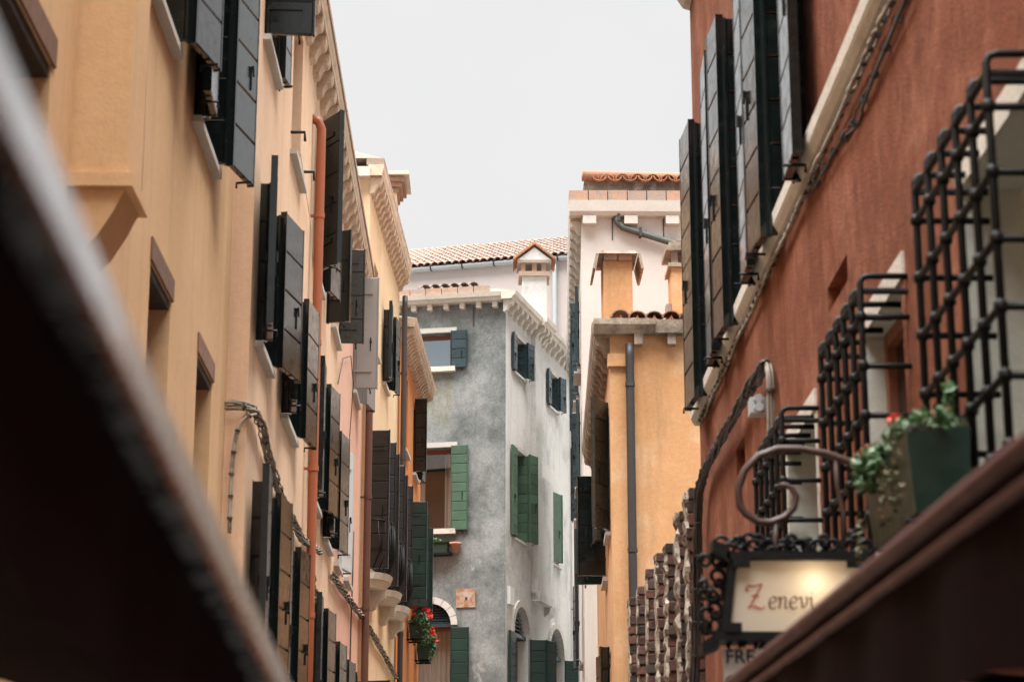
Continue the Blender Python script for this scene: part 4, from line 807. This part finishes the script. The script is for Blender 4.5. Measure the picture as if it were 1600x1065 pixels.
mb.tube([sg(1212, 816, .03), sg(1211, 850, .03), sg(1211, 872, .03)], .011, 8); e = sg(1440, 772, .03); mb.tube([e, (1.62, e[1], e[2] - .02)], .014, 10); mb.tube([sg(1305, 715, .03), sg(1308, 760, .03), sg(1318, 800, .03), sg(1318, 872, .03)], .009, 8)
mb.build('bracket_arm', 'rustiron', S, smooth=True)
# calligraphic letters drawn with a slanted pen
LET = {'Z': [[(.02, .86), (.10, .96), (.2, .9), (.34, .93), (.52, .97), (.62, 1.0), (.42, .62), (.22, .26), (.06, .02)], [(.04, .06), (.2, .12), (.36, .1), (.52, .02), (.66, .04), (.72, .12)], [(.02, .86), (.0, .76), (.06, .72), (.12, .76)], [(.2, .52), (.36, .54), (.5, .52)]],
       'e': [[(.06, .24), (.2, .28), (.32, .36), (.3, .46), (.2, .5), (.08, .4), (.03, .22), (.08, .06), (.2, .02), (.34, .1)]],
       'n': [[(.0, .42), (.07, .5), (.08, .3), (.04, .02)], [(.08, .32), (.18, .47), (.28, .48), (.31, .38), (.28, .16), (.3, .03), (.4, .08)]],
       'v': [[(.0, .42), (.08, .5), (.12, .3), (.14, .04)], [(.14, .04), (.26, .14), (.34, .34), (.33, .5), (.27, .46)]],
       'i': [[(.02, .42), (.08, .5), (.09, .28), (.1, .06), (.2, .06)], [(.1, .64), (.13, .68)]]}
def word(chars, x, z, h, mats):
    out = {}
    for ch in chars:
        m_ = mats(ch, len(out)); mb = out.setdefault(m_, MB()); pen = np.array([.048, .014]) * h
        for st in LET[ch]:
            P = [np.array(p) for p in st]; fine = []
            for i in range(len(P) - 1):                     # Catmull-Rom through the drawn points
                p0, p1, p2, p3 = P[max(i - 1, 0)], P[i], P[i + 1], P[min(i + 2, len(P) - 1)]
                for k in range(6):
                    t = k / 6; fine.append(.5 * ((2 * p1) + (-p0 + p2) * t + (2 * p0 - 5 * p1 + 4 * p2 - p3) * t * t + (-p0 + 3 * p1 - 3 * p2 + p3) * t ** 3))
            fine.append(P[-1]); pts = [np.array([x, z]) + f * h for f in fine]
            for p, q in zip(pts, pts[1:]):
                d = (q - p) / (np.linalg.norm(q - p) + 1e-9); e = np.array([-d[1], d[0]]) * h * (.016 + .026 * abs(d[0] * .6 - d[1] * .8))
                a, b, c, dd = p - e, p + e, q + e, q - e; mb.add([(w[0], YS - .0335, w[1]) for w in (a, b, c, dd)], [(0, 1, 2, 3)])
        x += {'Z': .78, 'e': .40, 'n': .44, 'v': .42, 'i': .26}[ch] * h
    return out
p = sg(1165, 953); hh = sg(1165, 914)[2] - p[2]
for m_, mb in word('Z', p[0], p[2], hh, lambda c, n: 'redprint').items(): mb.build('lettering', m_, S)
p = sg(1199, 953)
for m_, mb in word('enevi', p[0], p[2], hh * .98, lambda c, n: 'brownprint').items(): mb.build('lettering', m_, S)
lp = bpy.data.lights.new('sign_bulb', 'POINT'); lp.energy = .12; lp.color = (1, .85, .66); lp.shadow_soft_size = .03
c = sg(1268, 912, .03); lo_ = bpy.data.objects.new('sign_bulb', lp); COL.objects.link(lo_); lo_.location = (c[0], YS + .035, c[2])
# board under it
S = thing('sign_board', 'white board with black capitals hanging under the lit sign', 'sign', (1.5, YS + .02, 2.3))
a, b = sg(1131, 1012), sg(1330, 1130); MB().box(a[0], b[0], YS + .02, YS + .035, b[2], a[2]).build('board', 'whitep', S)
mb = MB(); mb.tube([(a[0] + .06, YS + .03, a[2] - .01), (a[0] + .06, YS + .03, z0 - .03)], .006, 6); mb.tube([(b[0] - .06, YS + .03, a[2] - .01), (b[0] - .06, YS + .03, z0 - .03)], .006, 6); mb.build('hanger', 'iron', S)
def text(body, x, z, h, mat, parent, y):
    cu = bpy.data.curves.new('lettering', 'FONT'); cu.body = body; cu.size = h / .72; cu.extrude = .001; cu.offset = .0008
    t_ = bpy.data.objects.new('tmp', cu); me = bpy.data.meshes.new_from_object(t_); bpy.data.objects.remove(t_); me.materials.clear(); me.materials.append(M[mat])
    o = bpy.data.objects.new('lettering', me); COL.objects.link(o); o.parent = parent; o.location = np.array([x, y, z]) - wloc(parent); o.rotation_euler = (math.pi / 2, 0, 0); return o
p = sg(1134, 1034); q = sg(1134, 1012.5); text('FRE', p[0], p[2], q[2] - p[2], 'black', S, YS + .017)
p = sg(1132, 1046); mb = MB(); c0 = sg(1146, 1066); r = c0[0] - p[0]; x2 = sg(1320, 1066)[0]
n = 12; P = [(c0[0] - r * math.sin(math.pi * i / n), c0[2] - r * math.cos(math.pi * i / n)) for i in range(n + 1)]; P = P + [(x2, c0[2] + r), (x2, c0[2] - r)]
recalc(mb.hexa([(x, YS + .019, z) for x, z in P], [(x, YS + .0165, z) for x, z in P]).build('print', 'black', S))
p = sg(1141, 1072); text('W', p[0], p[2], .04, 'whitep', S, YS + .0155)
# ------------------------------------------------------------------ flowers
S = thing('flower_box', 'dark green flower box with silvery trailing plants hung on the largest grille', 'flower box', (1.33, 6.2, 2.7))
x0, x1, y0, y1, z0, z1 = 1.215, 1.40, 5.9, 6.6, 2.70, 2.93
mb = MB(); mb.hexa([(x0 + .02, y0 + .02, z0), (x1 - .01, y0 + .02, z0), (x1 - .01, y1 - .02, z0), (x0 + .02, y1 - .02, z0)], [(x0, y0, z1), (x1, y0, z1 + .02), (x1, y1, z1 + .02), (x0, y1, z1)]); mb.build('trough', 'boxgreen', S)
mb = MB(); mb.box(x0 + .015, x1 - .015, y0 + .015, y1 - .015, z1 - .01, z1 + .021); mb.build('soil', 'soil', S)
mb = MB(); foliage(mb, (1.27, 6.1, 2.97), (.08, .2, .045), 260, .017, 5); foliage(mb, (1.22, 6.45, 2.95), (.06, .16, .06), 240, .017, 6); foliage(mb, (1.37, 6.0, 2.97), (.04, .08, .03), 60, .015, 8); props(mb.build('silvery_foliage', 'leaf_p', S), kind='stuff')
mb = MB(); foliage(mb, (1.30, 6.1, 2.97), (.09, .3, .05), 320, .018, 9); foliage(mb, (1.36, 5.98, 3.04), (.015, .03, .08), 24, .022, 10); foliage(mb, (1.2, 6.4, 2.92), (.05, .2, .06), 200, .018, 16); props(mb.build('green_foliage', 'leaf', S), kind='stuff')
mb = MB(); foliage(mb, (1.205, 6.15, 2.88), (.015, .2, .03), 90, .012, 12, hang=.16); foliage(mb, (1.2, 6.62, 2.75), (.015, .03, .1), 40, .012, 15, hang=.15); props(mb.build('trailing_stems', 'leaf_dry', S), kind='stuff')
mb = MB(); foliage(mb, (1.19, 6.4, 2.98), (.02, .03, .02), 26, .016, 13); foliage(mb, (1.24, 6.2, 3.03), (.03, .05, .02), 20, .014, 14); props(mb.build('blossom', 'petal', S), kind='stuff')
for y in (6.0, 6.5): MB().tube([(1.43, y, 2.99), (1.37, y, 2.99), (1.37, y, 2.69), (1.22, y, 2.69)], .008, 6).build('hook', 'iron', S)
for k, (u, v, lb) in enumerate(((652, 985, 'geraniums with red heads in a box on the orange wall, by the lowest balcony'), (664, 1018, 'lower red geraniums in a box at the far end of the orange wall'))):
    s, z = FE.px(u - 6, v + 12, .16); s = (2.3, 4.1)[k]; c = np.array(FE.at(s, 0, .17)); z = aty(u, v + 14, c[1])[2]; S = thing('geranium_box', lb, 'flower box', (c[0], c[1], z), 'geraniums on the orange wall')
    mb = MB(); F = FE; mb.hexa([F.at(s - .26, z, .06), F.at(s + .26, z, .06), F.at(s + .26, z, .24), F.at(s - .26, z, .24)], [F.at(s - .3, z + .2, .04), F.at(s + .3, z + .2, .04), F.at(s + .3, z + .2, .28), F.at(s - .3, z + .2, .28)]); mb.build('trough', 'boxgreen', S)
    for d_ in (-.2, .17): MB().fbox(F, s + d_, s + d_ + .03, z - .03, z - .002, -.02, .26).build('holder', 'iron', S)
    mb = MB(); foliage(mb, F.at(s, z + .3, .2), (.19, .33, .2), 420, .045, 20 + k, hang=.22); props(mb.build('leaves', 'leaf', S), kind='stuff')
    rd = random.Random(40 + k); mb = MB()
    for i in range(11): foliage(mb, np.array(F.at(s + rd.uniform(-.3, .3), z + .46 + rd.uniform(-.08, .1), .2 + rd.uniform(-.12, .2))), (.055, .055, .04), 34, .024, 60 + i + 20 * k)
    props(mb.build('flower_heads', 'petal', S), kind='stuff')
# ------------------------------------------------------------------ shop awnings close to the camera
S = thing('shop_awning', 'dark awning edged by a bright metal bar, fixed to the peach wall', 'awning', (-1.0, 2, 2))
xa, za = -.27, 2.055; y0, y1 = -.6, 3.6
def zl(y): return 2.072 + (y - 1.1) * (1.913 - 2.072) / 1.9
mb = MB(); pr = [(.0, .0), (.021, -.080), (.016, -.087), (-.012, -.087), (-.012, 0)]
mb.hexa([(xa + x, y0, zl(y0) + z) for x, z in pr], [(xa + x, y1, zl(y1) + z) for x, z in pr]); recalc(mb.build('front_bar', 'awn_bar', S, smooth=False))
mb = MB()
for y_, y2 in ((y0, y1),): mb.hexa([(xa - .012, y_, zl(y_) - .05), (xa - .012, y2, zl(y2) - .05), (-1.79, y2, zl(y2) + .42), (-1.79, y_, zl(y_) + .42)], [(xa - .012, y_, zl(y_) - .046), (xa - .012, y2, zl(y2) - .046), (-1.79, y2, zl(y2) + .425), (-1.79, y_, zl(y_) + .425)])
recalc(mb.build('canopy', 'awn', S))
mb = MB(); n = 60; top = []; bot = []
for i in range(n + 1):
    y = y0 + (y1 - y0) * i / n; top.append((xa - .006 + .001 * math.sin(i * 1.1), y, zl(y) - .086)); bot.append((xa - .006 + .003 * math.sin(i * 1.1 + .5), y, zl(y) - .25 - .02 * abs(math.sin(i * .5))))
mb.add(top + bot, [(i, i + 1, n + 2 + i, n + 1 + i) for i in range(n)]); mb.build('valance', 'awn', S, smooth=True)
for y in (y0 + .3, 3.2): MB().tube([(xa - .02, y, zl(y) - .03), (-.95, y + .05, zl(y) + .02), (-1.79, y, zl(y) - .05)], .016, 8).build('folding_arm', 'iron', S, smooth=True)
S = thing('shop_awning', 'dark brown red awning on the red wall, in front of the lit sign', 'awning', (1.1, 4, 2.2))
xa = .69; y0, y1 = -1.0, 6.5
def zr(y): return 2.185 + (y - 2.5) * .0125
mb = MB(); mb.tube([(xa + .005, y0, zr(y0) - .012), (xa + .005, 3, zr(3) - .012), (xa + .005, y1, zr(y1) - .012)], .018, 12); mb.build('front_bar', 'awn_r', S, smooth=True)
mb = MB(); mb.tube([(xa + .003, y0, zr(y0) - .06), (xa + .003, y1, zr(y1) - .06)], .01, 8); mb.build('hem', 'awn_r', S, smooth=True)
mb = MB(); mb.hexa([(xa + .01, y0, zr(y0) - .02), (xa + .01, y1, zr(y1) - .02), (1.59, y1, zr(y1) + .3), (1.59, y0, zr(y0) + .3)], [(xa + .01, y0, zr(y0) - .016), (xa + .01, y1, zr(y1) - .016), (1.59, y1, zr(y1) + .305), (1.59, y0, zr(y0) + .305)]); recalc(mb.build('canopy', 'awn', S))
mb = MB(); top = []; bot = []
for i in range(n + 1):
    y = y0 + (y1 - y0) * i / n; top.append((xa + .006 + .004 * math.sin(i * 1.3), y, zr(y) - .03)); bot.append((xa + .004 + .012 * math.sin(i * 1.3 + .5), y, zr(y) - .27 - .02 * abs(math.sin(i * .5))))
mb.add(top + bot, [(i, i + 1, n + 2 + i, n + 1 + i) for i in range(n)]); mb.build('valance', 'awn', S, smooth=True)
for y in (.5, 5.6): MB().tube([(xa + .02, y, zr(y) - .03), (1.1, y + .05, zr(y) + .0), (1.59, y, zr(y) - .05)], .016, 8).build('folding_arm', 'iron', S, smooth=True)

# ------------------------------------------------------------------ thin wires
for lb, F, pts, mt, r in (('thin white wire looping from the eaves of the salmon pink house', FC, [(548, 270), (552, 330), (549, 400), (556, 440), (553, 520)], 'cable_w', .006),
                          ('slack dark wire crossing the salmon pink wall beside the grey shutters', FC, [(528, 600), (536, 560), (548, 556), (552, 600), (545, 700), (549, 800)], 'cable_d', .006),
                          ('straight thin conduit down the salmon pink wall with many small clips', FC, [(553, 830), (551, 900), (548, 990), (546, 1070)], 'cable_d', .010),
                          ('white wire hanging down the cream wall beside the dark downpipe', FD, [(632, 480), (634, 540), (629, 600), (634, 660), (630, 720)], 'cable_w', .007),
                          ('thin white cable slanting beside the shutterless window of the peach house', FB, [(470, 240), (478, 300), (486, 350), (489, 420)], 'cable_w', .006)):
    o = MB().tube(fpath(F, pts, .03), r, 5).build('wire', mt, None, smooth=True); props(o, lb, 'cable', 'cables on the walls')
